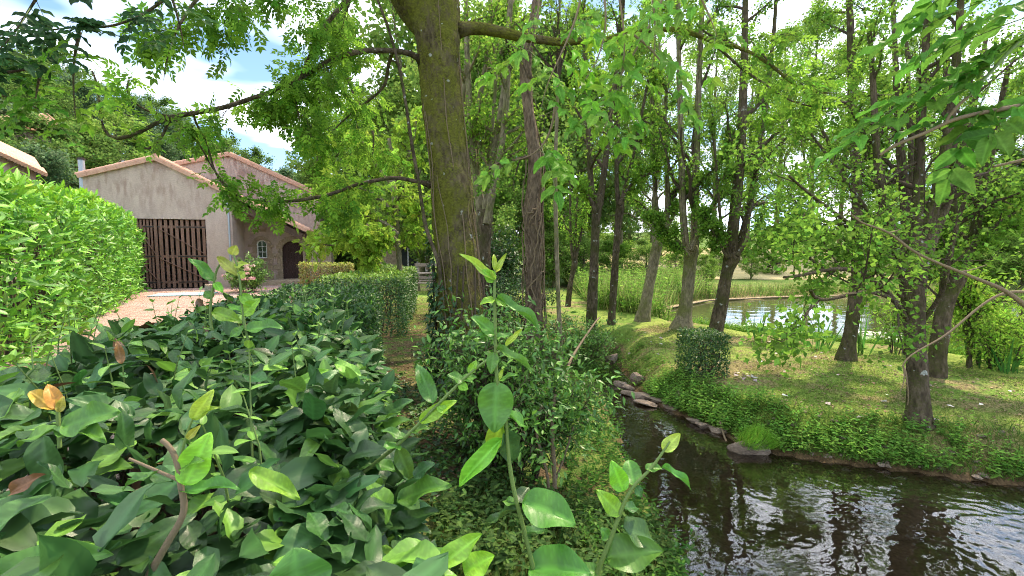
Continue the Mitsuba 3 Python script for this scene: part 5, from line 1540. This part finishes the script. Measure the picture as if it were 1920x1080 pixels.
# ---- pond margin
pn = LineString(pond_near[1:8])
fr_ = pn.buffer(.55)
pos = ground_sites(fr_, 1600, rng)
pos[:, 2] = np.maximum(pos[:, 2], PZ - .02)
herbs('waterside_plants', 'lush light green plants fringing the near edge of the pond', pos, .28, .10, (.13, .27, .04), (.18, .34, .04), .4, rng, 9)
pos = ground_sites(fr_, 6500, rng)
pos[:, 2] = np.maximum(pos[:, 2], PZ - .02)
blades('waterside_grass', 'long green grass at the water edge of the pond', pos, .33, (.12, .25, .04), (.17, .32, .045), .35, rng, .35, .5)
IL = ['just left of the speckled trunk', 'close against the left of the speckled trunk', 'right behind the speckled trunk', 'right of the young willow', 'at the right edge of the view', 'farthest left, beyond the square bush']
for k, (x, y, hh) in enumerate([(1490, 650, .75), (1540, 655, .65), (1610, 662, .7), (1855, 690, .75), (1890, 700, .65), (1420, 640, .6)]):
    b = foot(x, y)
    t = thing('iris_clump', 'sword-leaved clump at the pond edge, ' + IL[k], 'waterside plant', 'clumps of sword-leaved plants along the pond edge')
    for j in range(13):
        o = rng.normal(0, .09, 2)
        d = nrm([rng.normal(0, .22), rng.normal(0, .22), 1])
        v, f, cc = place(leaf_tpl(6, 2, .055, .12 * rng.random(), .2, 0, .45), [b + [o[0], o[1], -.03]], [d], [nrm([rng.normal(), rng.normal(), .1])], [hh * rng.uniform(.7, 1.2)], tint(rng, 1, (.08, .2, .04)))
        obj('leaf_blade', (v, f), 'leaf_matt', t, smooth=True, color=cc)
rb_ = Polygon([(2.6, 15), (4.0, 13.6), (6.0, 14.2), (6.8, 17), (9, 20), (9, 27), (3, 27)]).difference(pond_poly.buffer(.35))
pos = ground_sites(rb_, 9000, rng)
blades('reed_bed', 'pale green reed bed between the slim trees and the far field', pos, 1.0, (.19, .32, .07), (.33, .36, .14), .4, rng, .3, .5, 'reeds')
pos = ground_sites(rb_, 1500, rng)
herbs('marsh_herbs', 'broad-leaved light green marsh plants among the pale reed bed', pos, 1.0, .22, (.16, .30, .05), (.24, .40, .07), .4, rng, 11)
fb = LineString([(9, 21.2)] + [tuple(q) for q in far_line[::-1]] + [(26, 19.5)]).buffer(.9).difference(pond_poly.buffer(.25))
pos = ground_sites(fb, 9000, rng)
blades('far_bank_reeds', 'reeds and tall grass along the far bank of the pond', pos, .55, (.16, .27, .06), (.3, .28, .12), .35, rng, .25, .7, 'reeds')
# the sandy strip
sp_ = LineString([tuple(q) for q in far_line]).buffer(.45).difference(pond_poly.buffer(.02))
m_ = trimesh.creation.extrude_polygon(max(getattr(sp_, 'geoms', [sp_]), key=lambda g: g.area), .03, engine='earcut')
vv = np.array(m_.vertices)
obj('sandy_bank', (vv + np.array([0, 0, PZ + .05]), np.array(m_.faces)), mat(lambda p, n, uv: mix((.26, .19, .10), (.44, .34, .22), fbm(p.x * 5, p.y * 5, 0, 3)), .95, .1))
tag('sandy_bank', kind='structure')
# floating weed / lily pads: pale flat leaves near the near shore
pads = []
for x0, x1, y0, y1, n in ((1350, 1440, 607, 625, 90), (1600, 1700, 622, 636, 70)):
    for k in range(n):
        q = G(rng.uniform(x0, x1), rng.uniform(y0, y1), PZ + .012)
        pads.append(q)
pads = np.array(pads)
lt = thing('lily_pads', 'pale floating lily leaves in two patches on the pond', 'water lilies')
for q in pads:
    r = rng.uniform(.06, .12)
    a = np.linspace(.25, 6.0, 10) + rng.uniform(0, 6)
    v = np.vstack([[q], q + np.stack([np.cos(a) * r, np.sin(a) * r, 0 * a + rng.normal(0, .003)], 1)])
    obj('pad', (v, np.array([[0, i + 1, i + 2] for i in range(9)])), 'vertex_matt', lt, color=tint(rng, 1, (.42, .50, .36), .12).repeat(11, 0))

# ---- stones along the stream
rng = np.random.default_rng(451)
scene['bank_stone_material'] = mat(lambda p, n, uv: mix((.10, .075, .055), (.30, .24, .19), fbm(p.x * 9, p.y * 9, p.z * 9, 4)) * (.7 + .6 * noise(p.x * 60, p.y * 60, p.z * 60)), .9, .2, lambda p, n, uv: fbm(p.x * 40, p.y * 40, p.z * 40, 3), .01)


def rock(dx, dy, dz, seed):
    m = trimesh.creation.icosphere(3, 1.0)
    v = np.array(m.vertices)
    r = np.random.default_rng(seed)
    for k in range(7):
        n = rdir(r, 1)[0]
        h = v @ n
        v = v - np.maximum(0, h - r.uniform(.45, .75))[:, None] * n
    v = v * (1 + .10 * (meshkit.fbm(v * 2.5 + seed, 3, seed)[:, None] - .5))
    return v * [dx, dy, dz] / np.abs(v).max(0), np.array(m.faces)


def rot(rz, rx=0.0):
    return np.asarray(trimesh.transformations.euler_matrix(rx, 0, rz)[:3, :3])


SGR = 'flat stones along the stream edge'
for k, (x, y, a, b, cz) in enumerate([(1182, 738, .16, .09, .05), (1200, 742, .2, .1, .05), (1222, 748, .24, .09, .045), (1240, 752, .18, .08, .05), (1255, 762, .2, .09, .04), (1178, 728, .12, .08, .06), (1210, 756, .2, .08, .04), (1300, 790, .11, .07, .04), (1345, 806, .14, .08, .05), (1318, 798, .1, .07, .04), (1164, 720, .14, .1, .07)]):
    q = G(x, y, -.57)
    t = thing('flat_stone', 'flat grey-brown stone lying in the row along the stream edge below the grass bank', 'stone', SGR)
    obj('rock', xf(rock(a, b, cz, k + 3), rot(-.7 + rng.normal(0, .3), rng.normal(0, .12)), q), 'bank_stone_material', t, smooth=50)
for nm, lab, x, y, s, z in (('upright_stone', 'pale upright stone at the bend of the bank, left of the nettles', 1276, 752, (.13, .1, .17), -.5), ('bank_boulder', 'brown lump of stone half buried in the eroded bank above the stones', 1148, 672, (.16, .14, .13), -.35), ('bank_boulder', 'second brown boulder in the eroded bank, closer to the water', 1196, 708, (.14, .12, .12), -.42)):
    t = thing(nm, lab, 'stone')
    obj('rock', xf(rock(*s, 21 + len(lab)), rot(.3), G(x, y, z)), 'bank_stone_material', t, smooth=50)
gr = thing('grassy_rock', 'dark rock at the water edge topped by a bright green tuft of fine grass', 'stone')
gq = G(1405, 838, -.55)
obj('rock', xf(rock(.24, .17, .15, 44), rot(-.5), gq), 'bank_stone_material', gr, smooth=50)
n = 1500
a, r = rng.uniform(0, 6.28, n), np.sqrt(rng.random(n))
bp = gq + np.stack([np.cos(a) * r * .17 + .05, np.sin(a) * r * .12 - .02, .12 - .10 * r * r], 1)
dv_ = nrm(np.stack([np.cos(a) * r * .8 + .15, np.sin(a) * r * .8 - .5 * r, 1 - .6 * r], 1) + rng.normal(0, .15, (n, 3)))
v, f, cc = place((BLADE[0] * [.5, 1, 2.2], BLADE[1], BLADE[2]), bp, dv_, nrm(np.stack([-np.cos(a), -np.sin(a), .3 + 0 * a], 1)), rng.uniform(.1, .2, n), tint(rng, n, (.21, .42, .05), .15))
obj('grass_tuft', (v, f), 'leaf_matt', gr, color=cc, kind='stuff')
dk = thing('driftwood_stick', 'thin forked stick lying at the foot of the grassy rock', 'stick')
s0 = G(1355, 795, -.5)
obj('stick', cat([tube(spl([G(1350, 790, -.45), G(1356, 812, -.55), G(1362, 828, -.6)], 10), .012, 6), tube(spl([G(1356, 812, -.55), G(1375, 800, -.5), G(1392, 796, -.47)], 8), .008, 6)]), 'pale_twig', dk, smooth=True)
# pebbles under the shallow water near the right bank
ms = []
for k in range(150):
    s = rng.random() * rbl.length
    q = rbl.interpolate(s)
    q2 = np.array([q.x, q.y]) + rng.normal(0, .28, 2)
    ms.append(xf(rock(rng.uniform(.02, .07), rng.uniform(.02, .05), .02, 60 + k % 12), rot(rng.uniform(0, 6)), (q2[0], q2[1], hgt(*q2))))
obj('stream_pebbles', cat(ms), 'bank_stone_material', smooth=True)
tag('stream_pebbles', 'small brown pebbles on the shallow bed along the right bank', 'pebbles', kind='stuff')
# pale fallen leaves and litter on the grass
pos = ground_sites(isl, 420, rng)
cl_ = np.vstack([foot(x, y) + np.column_stack([rng.normal(0, .10, (n, 2)), np.zeros(n)]) for x, y, n in ((1392, 708, 14), (1470, 664, 12), (1340, 645, 10), (1360, 680, 6), (1740, 740, 4))])
cl_[:, 2] = height(cl_[:, 0], cl_[:, 1])
pos = np.vstack([pos[:60], cl_])
m = len(pos)
v, f, cc = place(TPL2W, pos + [0, 0, .03], nrm(rdir(rng, m) * [1, 1, .2]), nrm(rng.normal(0, .25, (m, 3)) + [0, 0, 1]), rng.uniform(.05, .11, m), tint(rng, m, (.50, .45, .38), .2))
obj('fallen_leaves', (v, f), 'vertex_matt', color=cc)
tag('fallen_leaves', 'pale dry fallen leaves scattered on the grass bank', 'fallen leaves', kind='stuff')
pos = ground_sites(isl.union(lft.buffer(.6)).union(gi), 9000, rng)
m = len(pos)
v, f, cc = place(TPL2W, pos + [0, 0, .012], nrm(rdir(rng, m) * [1, 1, .15]), nrm(rng.normal(0, .3, (m, 3)) + [0, 0, 1]), rng.uniform(.02, .05, m), tint(rng, m, (.16, .10, .055), .3, (.3, .22, .12), .25))
obj('leaf_litter', (v, f), 'vertex_matt', color=cc)
tag('leaf_litter', 'small brown leaf litter strewn over the grass and path', 'leaf litter', kind='stuff')

# ================================================================ NEAR SHOOTS AND SPRAYS
TPL_NEAR = [leaf_tpl(28, 8, 1.0, cu, fo_, 0.6, bl, .8, .0035, ph) for cu, fo_, bl, ph in ((.12, .25, .8, 0), (.2, .3, .85, 1.3), (.06, .2, .78, 2.1))]
rng = np.random.default_rng(471)
LG, LGR, YL, DK, BR, OR = (.20, .40, .035), (.085, .21, .03), (.34, .42, .06), (.045, .12, .028), (.20, .10, .045), (.40, .32, .05)


def leaf_px(parent, b, t, w, d, col, dd=0.0, up=0.6, k=None, roll=0.0, m='leaf_glossy', name='leaf'):
    """a leaf whose foot and tip stand at the pixels b and t, w pixels wide, at the depth d"""
    p0, p1 = P(*b, d), P(*t, d + dd)
    L = np.linalg.norm(p1 - p0)
    view = nrm(EYE - p0)
    n = nrm(view * (1 - up) + np.array([0, 0, up]) + RIGHT * roll)
    tv, tf, tc = TPL_NEAR[rng.integers(3) if k is None else k]
    wr = w * d / F_PX / L * 1.15
    v, f, c = place((tv * [wr, 1, 1], tf, tc), [p0], [p1 - p0], [n], [L], tint(rng, 1, col, .08))
    obj(name, (v, f), m, parent, smooth=True, color=c)


def stem_px(parent, pts, d, matk='green_stem', n=30, name='stem'):
    c = spl([(*P(x, y, d if np.ndim(d) == 0 else d[i]), w * (d if np.ndim(d) == 0 else d[i]) / F_PX / 2) for i, (x, y, w) in enumerate(pts)], n)
    obj(name, tube(c[:, :3], c[:, 3], 8), matk, parent, smooth=True)


D1 = 1.15
s1 = thing('tall_shoot', 'tall leafy green shoot rising through the centre foreground, nearest the camera', 'plant shoot')
stem_px(s1, [(1012, 1110, 9), (998, 1058, 9), (984, 1000, 8), (971, 951, 8), (958, 889, 8), (951, 822, 7), (947, 778, 7), (933, 716, 7), (929, 658, 6), (928, 600, 6), (927, 545, 5), (928, 505, 4)], D1, n=60)
for b, t, w, col, dd, up in [((931, 716), (927, 812), 62, LGR, -.03, .35), ((948, 778), (994, 797), 40, LGR, .05, .6), ((947, 806), (964, 868), 44, DK, .05, .4), ((942, 822), (852, 913), 32, LG, -.02, .25), ((944, 790), (917, 845), 36, LG, .06, .1), ((980, 943), (1080, 972), 70, LGR, -.04, .45), ((970, 955), (906, 980), 30, DK, .06, .7),
                             ((969, 944), (993, 910), 26, DK, .05, .4), ((967, 947), (942, 936), 20, LGR, .05, .6), ((996, 1068), (1098, 1062), 82, LGR, -.06, .5), ((927, 627), (889, 592), 26, LGR, -.02, .4), ((927, 634), (893, 626), 15, LGR, -.03, .7), ((930, 634), (962, 625), 15, LGR, 0, .7), ((925, 562), (903, 566), 16, LG, -.03, .4), ((931, 561), (1020, 606), 22, LGR, -.05, .75),
                             ((928, 562), (950, 572), 16, LG, 0, .4), ((926, 525), (869, 474), 16, YL, -.04, .3), ((927, 526), (906, 506), 22, LG, -.02, .2), ((928, 508), (926, 474), 9, YL, .01, .2), ((929, 508), (950, 474), 9, YL, 0, .2), ((929, 512), (944, 488), 9, YL, .02, .2), ((932, 655), (999, 686), 17, LGR, -.06, .6), ((948, 648), (979, 616), 10, YL, 0, .2),
                             ((935, 714), (970, 700), 13, LGR, -.02, .6), ((933, 715), (944, 690), 8, YL, 0, .3), ((926, 660), (920, 700), 22, LGR, -.02, .3), ((985, 1003), (1030, 985), 24, DK, .07, .7)]:
    leaf_px(s1, b, t, w, D1, col, dd, up)
s2 = thing('slanting_shoot', 'slanting pale green shoot with paired leaves crossing in front of the ivy-clad trunk foot', 'plant shoot')
stem_px(s2, [(640, 925, 7), (700, 871, 7), (744, 835, 7), (789, 791, 6), (847, 733, 6), (895, 689, 5), (949, 649, 4), (975, 622, 2)], 1.45, n=40)
for b, t, w, col, dd, up in [((789, 791), (852, 750), 26, LG, 0, .2), ((813, 757), (781, 679), 30, LGR, .05, .2), ((868, 714), (840, 701), 22, LGR, -.02, .5), ((868, 712), (894, 706), 20, LGR, 0, .6), ((880, 700), (893, 676), 15, LG, 0, .2), ((860, 720), (878, 730), 16, LG, 0, .2), ((744, 838), (772, 900), 30, LGR, 0, .3), ((748, 836), (720, 839), 30, LGR, -.05, .7),
                             ((770, 810), (806, 800), 18, LGR, 0, .7), ((760, 822), (715, 803), 20, LGR, 0, .7), ((776, 893), (813, 866), 26, DK, 0, .5), ((748, 938), (840, 903), 46, LGR, -.04, .55), ((700, 872), (660, 850), 26, DK, 0, .6), ((705, 868), (742, 880), 26, LGR, 0, .6), ((820, 760), (840, 775), 16, LG, 0, .3)]:
    leaf_px(s2, b, t, w, 1.45, col, dd, up)
s3 = thing('stream_edge_shoot', 'green shoot with rounded leaves in front of the stream, lower right of centre', 'plant shoot')
stem_px(s3, [(1112, 1110, 10), (1118, 1080, 10), (1149, 1000, 9), (1167, 951, 8), (1189, 911, 7), (1215, 884, 6), (1242, 849, 5), (1256, 828, 3)], 1.2, n=40)
for b, t, w, col, dd, up in [((1244, 846), (1275, 812), 24, YL, 0, .2), ((1246, 846), (1266, 834), 18, LG, 0, .5), ((1240, 876), (1304, 908), 18, LGR, 0, .7), ((1210, 880), (1242, 874), 20, LGR, 0, .6), ((1168, 920), (1148, 866), 34, LG, 0, .15), ((1163, 964), (1121, 920), 32, LG, 0, .15), ((1190, 912), (1178, 857), 34, LGR, .05, .3), ((1190, 912), (1206, 932), 18, DK, 0, .5),
                             ((1138, 1046), (1242, 1028), 66, LGR, -.04, .45), ((1166, 990), (1232, 1012), 56, DK, .04, .5), ((1140, 1010), (1128, 990), 22, LGR, 0, .5), ((1168, 955), (1200, 950), 22, DK, .05, .5), ((1120, 1075), (1085, 1060), 26, LGR, 0, .5)]:
    leaf_px(s3, b, t, w, 1.2, col, dd, up)
s4 = thing('upright_hedge_shoot', 'pair of upright shoots with olive-yellow tip leaves above the hedge in front of the gate', 'plant shoot')
stem_px(s4, [(398, 620, 5), (396, 560, 5), (402, 525, 4), (407, 505, 4), (416, 493, 3)], 2.2, 'green_stem')
stem_px(s4, [(466, 640, 5), (456, 590, 5), (451, 540, 4), (447, 510, 4), (438, 478, 3)], 2.2, 'green_stem')
for b, t, w, col, dd, up in [((402, 528), (356, 482), 22, LGR, -.05, .5), ((447, 517), (406, 479), 20, (.26, .3, .05), 0, .3), ((434, 478), (443, 460), 18, YL, 0, .2), ((449, 520), (458, 510), 15, YL, 0, .2), ((452, 553), (477, 574), 20, LG, 0, .2), ((400, 585), (450, 600), 26, LG, 0, .3), ((440, 500), (462, 492), 12, YL, 0, .4), ((397, 560), (384, 545), 18, LGR, 0, .4),
                             ((456, 590), (485, 560), 24, LG, 0, .3), ((460, 615), (425, 635), 26, LGR, 0, .6), ((455, 585), (425, 570), 16, LGR, 0, .6), ((462, 620), (525, 605), 34, LGR, 0, .6), ((402, 530), (418, 548), 14, LG, 0, .4)]:
    leaf_px(s4, b, t, w, 2.2, col, dd, up)
s5 = thing('woody_hedge_stem', 'brown cut woody stem with fresh lime leaves standing out of the hedge, lower left', 'plant shoot')
stem_px(s5, [(270, 1100, 16), (290, 1060, 14), (325, 1000, 13), (345, 955, 12), (340, 915, 11), (331, 865, 10), (303, 825, 9)], .86, 'pale_twig')
stem_px(s5, [(335, 900, 7), (300, 885, 6), (242, 860, 5)], .86, 'pale_twig')
stem_px(s5, [(338, 870, 5), (350, 815, 5), (362, 785, 4)], .87)
for b, t, w, col, dd, up in [((362, 785), (398, 733), 28, YL, 0, .1), ((362, 786), (410, 760), 14, LG, 0, .6), ((347, 908), (392, 812), 54, LG, .02, .3), ((352, 822), (372, 800), 14, OR, 0, .2), ((340, 925), (440, 900), 34, LGR, 0, .7), ((338, 880), (380, 860), 26, LGR, 0, .7), ((300, 885), (225, 912), 22, LGR, 0, .8), ((325, 905), (270, 880), 30, DK, .03, .6)]:
    leaf_px(s5, b, t, w, .86, col, dd, up)
s6 = thing('orange_tipped_shoot', 'short shoot with orange-yellow new leaves above the hedge at far left', 'plant shoot')
stem_px(s6, [(112, 840, 7), (110, 800, 7), (108, 765, 6)], 1.05)
for b, t, w, col, dd, up in [((108, 770), (50, 727), 26, OR, 0, .2), ((110, 768), (88, 718), 24, (.42, .25, .05), .01, .1), ((111, 772), (118, 745), 14, YL, 0, .3), ((110, 800), (215, 765), 54, DK, 0, .6), ((108, 805), (30, 830), 50, LGR, 0, .75), ((112, 810), (195, 815), 40, LGR, -.05, .8)]:
    leaf_px(s6, b, t, w, 1.05, col, dd, up)
for b, t, w, col, d_ in [((-15, 1100), (170, 1025), 86, LGR, .8), ((560, 1120), (553, 1036), 116, LGR, .8), ((468, 884), (564, 932), 36, LG, 1.05), ((228, 682), (219, 638), 14, BR, 1.9), ((20, 925), (78, 888), 28, BR, .95), ((120, 800), (216, 768), 60, LGR, 1.0), ((560, 720), (610, 690), 20, LG, 1.9), ((640, 780), (600, 790), 26, LG, 1.6), ((830, 1060), (900, 1000), 40, LG, .95), ((870, 1075), (925, 1040), 46, LG, .95)]:
    leaf_px(hk, b, t, w, d_, col, 0, .4)


def compound_px(parent, b, t, d, dd, ll, col, pairs=4, stem='green_stem', tilt=(0, 0, 1), lw=.54):
    p0, p1 = P(*b, d), P(*t, d + dd)
    ax = p1 - p0
    L = np.linalg.norm(ax)
    ax = ax / L
    n = nrm(np.asarray(tilt, float) + rng.normal(0, .15, 3))
    side = nrm(np.cross(ax, n))
    n = np.cross(side, ax)
    cur = lambda s: p0 + ax * L * s - np.array([0, 0, .10 * L]) * s * s
    obj('rachis', tube(np.array([cur(s) for s in np.linspace(0, .95, 9)]), np.linspace(.0022, .001, 9), 5), stem, parent, smooth=True)
    lst = [(.94, 0)] + [(.28 + .58 * k / max(pairs - 1, 1), s) for k in range(pairs) for s in (-1, 1)]
    for s, sd_ in lst:
        dl_ = nrm(ax * (1 if sd_ == 0 else .62) + side * sd_ * .9 + rng.normal(0, .10, 3) - np.array([0, 0, .18]))
        tv, tf, tc = TPL_NEAR[rng.integers(3)]
        v, f, c = place((tv * [lw, 1, 1], tf, tc), [cur(s)], [dl_], [n + rng.normal(0, .2, 3)], [ll * rng.uniform(.8, 1.12)], tint(rng, 1, col, .12))
        obj('leaflet', (v, f), 'leaf_thin_near', parent, smooth=True, color=c)


scene['leaf_thin_near'] = leafmat(1.1, .45, .15, .4)
AG = (.15, .33, .045)
# upper right ash branch, close to the lens
u1 = thing('near_ash_branch', 'ash branch with large hanging leaflets close to the camera in the upper right corner', 'branch')
stem_px(u1, [(1650, 291, 5), (1700, 263, 6), (1740, 247, 6), (1780, 228, 7), (1850, 210, 8), (1960, 186, 10)], 1.5, 'pale_twig')
stem_px(u1, [(1772, 230, 5), (1790, 205, 6), (1815, 182, 5)], 1.5, 'pale_twig')
stem_px(u1, [(1862, 313, 4), (1900, 304, 5), (1960, 290, 6)], 1.5, 'pale_twig')
stem_px(u1, [(1815, 182, 5), (1880, 110, 7), (1960, 20, 9)], 1.5, 'green_stem')
for b, t, ll in [((1960, 20), (1690, 110), .105), ((1950, 70), (1590, 215), .11), ((1930, 120), (1560, 250), .105), ((1940, 100), (1650, 175), .11), ((1860, 150), (1775, 330), .10), ((1960, -10), (1760, 60), .11), ((1930, 190), (1720, 225), .10), ((1960, 160), (1850, 250), .10), ((1930, -30), (1640, 70), .10), ((1900, 60), (1800, 150), .1), ((1960, 60), (1840, 100), .1), ((1800, -30), (1700, 40), .09)]:
    compound_px(u1, b, t, 1.5, rng.uniform(-.1, .15), ll, (.10, .24, .035), 4)
# top centre spray
u2 = thing('hanging_ash_spray', 'hanging sprays of bright green ash leaves at top centre, right of the mossy trunk', 'branch')
tws = [[(1010, -60), (1006, 40), (985, 110)], [(1090, -60), (1070, 60), (1030, 150), (1015, 205)], [(1150, -60), (1165, 20), (1170, 110), (1150, 200), (1105, 290)], [(1210, -60), (1228, 50), (1222, 130)], [(1260, -40), (1200, 80), (1130, 190), (1070, 255)], [(1120, -60), (1130, 80), (1080, 170)], [(1040, 200), (1010, 280), (960, 300)], [(1180, 60), (1235, 110), (1262, 160)], [(1290, -50), (1330, 30), (1345, 70)]]
for tw in tws:
    d_ = rng.uniform(2.3, 3.1)
    stem_px(u2, [(x, y, 5 - 4.2 * i / (len(tw) - 1)) for i, (x, y) in enumerate(tw)], d_, 'pale_twig', n=14)
    c = spl(np.array([(x, y, 0) for x, y in tw], float), 20)[:, :2]
    for k in range(4 if len(tw) < 4 else 6):
        i = int(rng.uniform(.25, .99) * 19)
        a = rng.uniform(-.2, math.pi + .2)
        ln = rng.uniform(70, 115)
        tip = c[i] + np.array([math.cos(a), .35 + .65 * abs(math.sin(a))]) * ln * .8
        compound_px(u2, tuple(c[i]), tuple(tip), d_, rng.uniform(-.25, .15), rng.uniform(.085, .11), AG if rng.random() > .35 else LG, 3, tilt=(rng.normal(0, .3), -.5, .8))
# upper left sprays
u3 = thing('dark_ash_spray', 'dark ash leaves silhouetted against the sky in the upper left corner', 'branch')
for tw, n_, col, d_ in [([(340, -30), (270, 25), (200, 50), (140, 52), (50, 60), (-40, 40)], 26, (.035, .085, .03), 3.0), ([(-40, 141), (60, 128), (82, 122)], 3, (.06, .15, .03), 3.0), ([(150, 60), (139, 120), (138, 170), (143, 230)], 9, (.16, .33, .03), 3.1), ([(100, -40), (60, 10), (20, 70), (-30, 110)], 16, (.035, .085, .03), 2.9), ([(310, -40), (335, 40), (345, 90)], 3, (.05, .12, .03), 3.2), ([(80, 125), (70, 165), (66, 195)], 7, (.12, .27, .03), 3.1), ([(-40, 170), (40, 190), (90, 215)], 9, (.10, .24, .03), 3.2)]:
    stem_px(u3, [(x, y, 6 - 5.2 * i / (len(tw) - 1)) for i, (x, y) in enumerate(tw)], d_, 'bark_dark', n=18)
    c = spl(np.array([(x, y, 0) for x, y in tw], float), 24)[:, :2]
    for k in range(n_):
        i = int((k + rng.random()) / n_ * 23)
        a = rng.uniform(0, 2 * math.pi)
        ln = rng.uniform(60, 92)
        tip = c[i] + np.array([math.cos(a), .3 + .6 * math.sin(a)]) * ln * .9
        compound_px(u3, tuple(c[i]), tuple(tip), d_, rng.uniform(-.3, .3), rng.uniform(.07, .092), col, 3, tilt=(rng.normal(0, .3), -.2, 1))
# bare branches reaching in from the right
u4 = thing('bare_branch', 'long bare pale branch slanting down to the right across the nearest pollard', 'branch')
stem_px(u4, [(1600, 404, 2.9), (1625, 421, 3.6), (1665, 436, 4.3), (1700, 462, 5.0), (1740, 485, 5.0), (1790, 506, 5.8), (1840, 526, 6.5), (1880, 543, 7.9), (1930, 580, 9.4), (1980, 625, 10.1)], 2.6, 'pale_twig', n=60)
for a, b in (((1610, 410), (1590, 396)), ((1665, 436), (1690, 428)), ((1720, 474), (1735, 496)), ((1800, 510), (1850, 496))):
    stem_px(u4, [(*a, 3), ((a[0] + b[0]) / 2, (a[1] + b[1]) / 2 + 2, 2), (*b, 1)], 2.6, 'pale_twig', n=6, name='twig')
u5 = thing('bare_branch', 'thin bare arched branch drooping to the foot of the nearest pollard from the right edge', 'branch')
stem_px(u5, [(1692, 688, 2.5), (1709, 666, 2.5), (1767, 632, 3.2), (1820, 589, 4), (1858, 561, 4.6), (1887, 549, 5.2), (1930, 548, 6), (1990, 555, 7)], 2.7, 'pale_twig', n=50)
for b in ((1688, 735), (1702, 760), (1698, 720)):
    stem_px(u5, [(1694, 688, 3), ((1694 + b[0]) / 2 + 4, (690 + b[1]) / 2, 2), (*b, 1)], 2.7, 'pale_twig', n=8, name='twig')
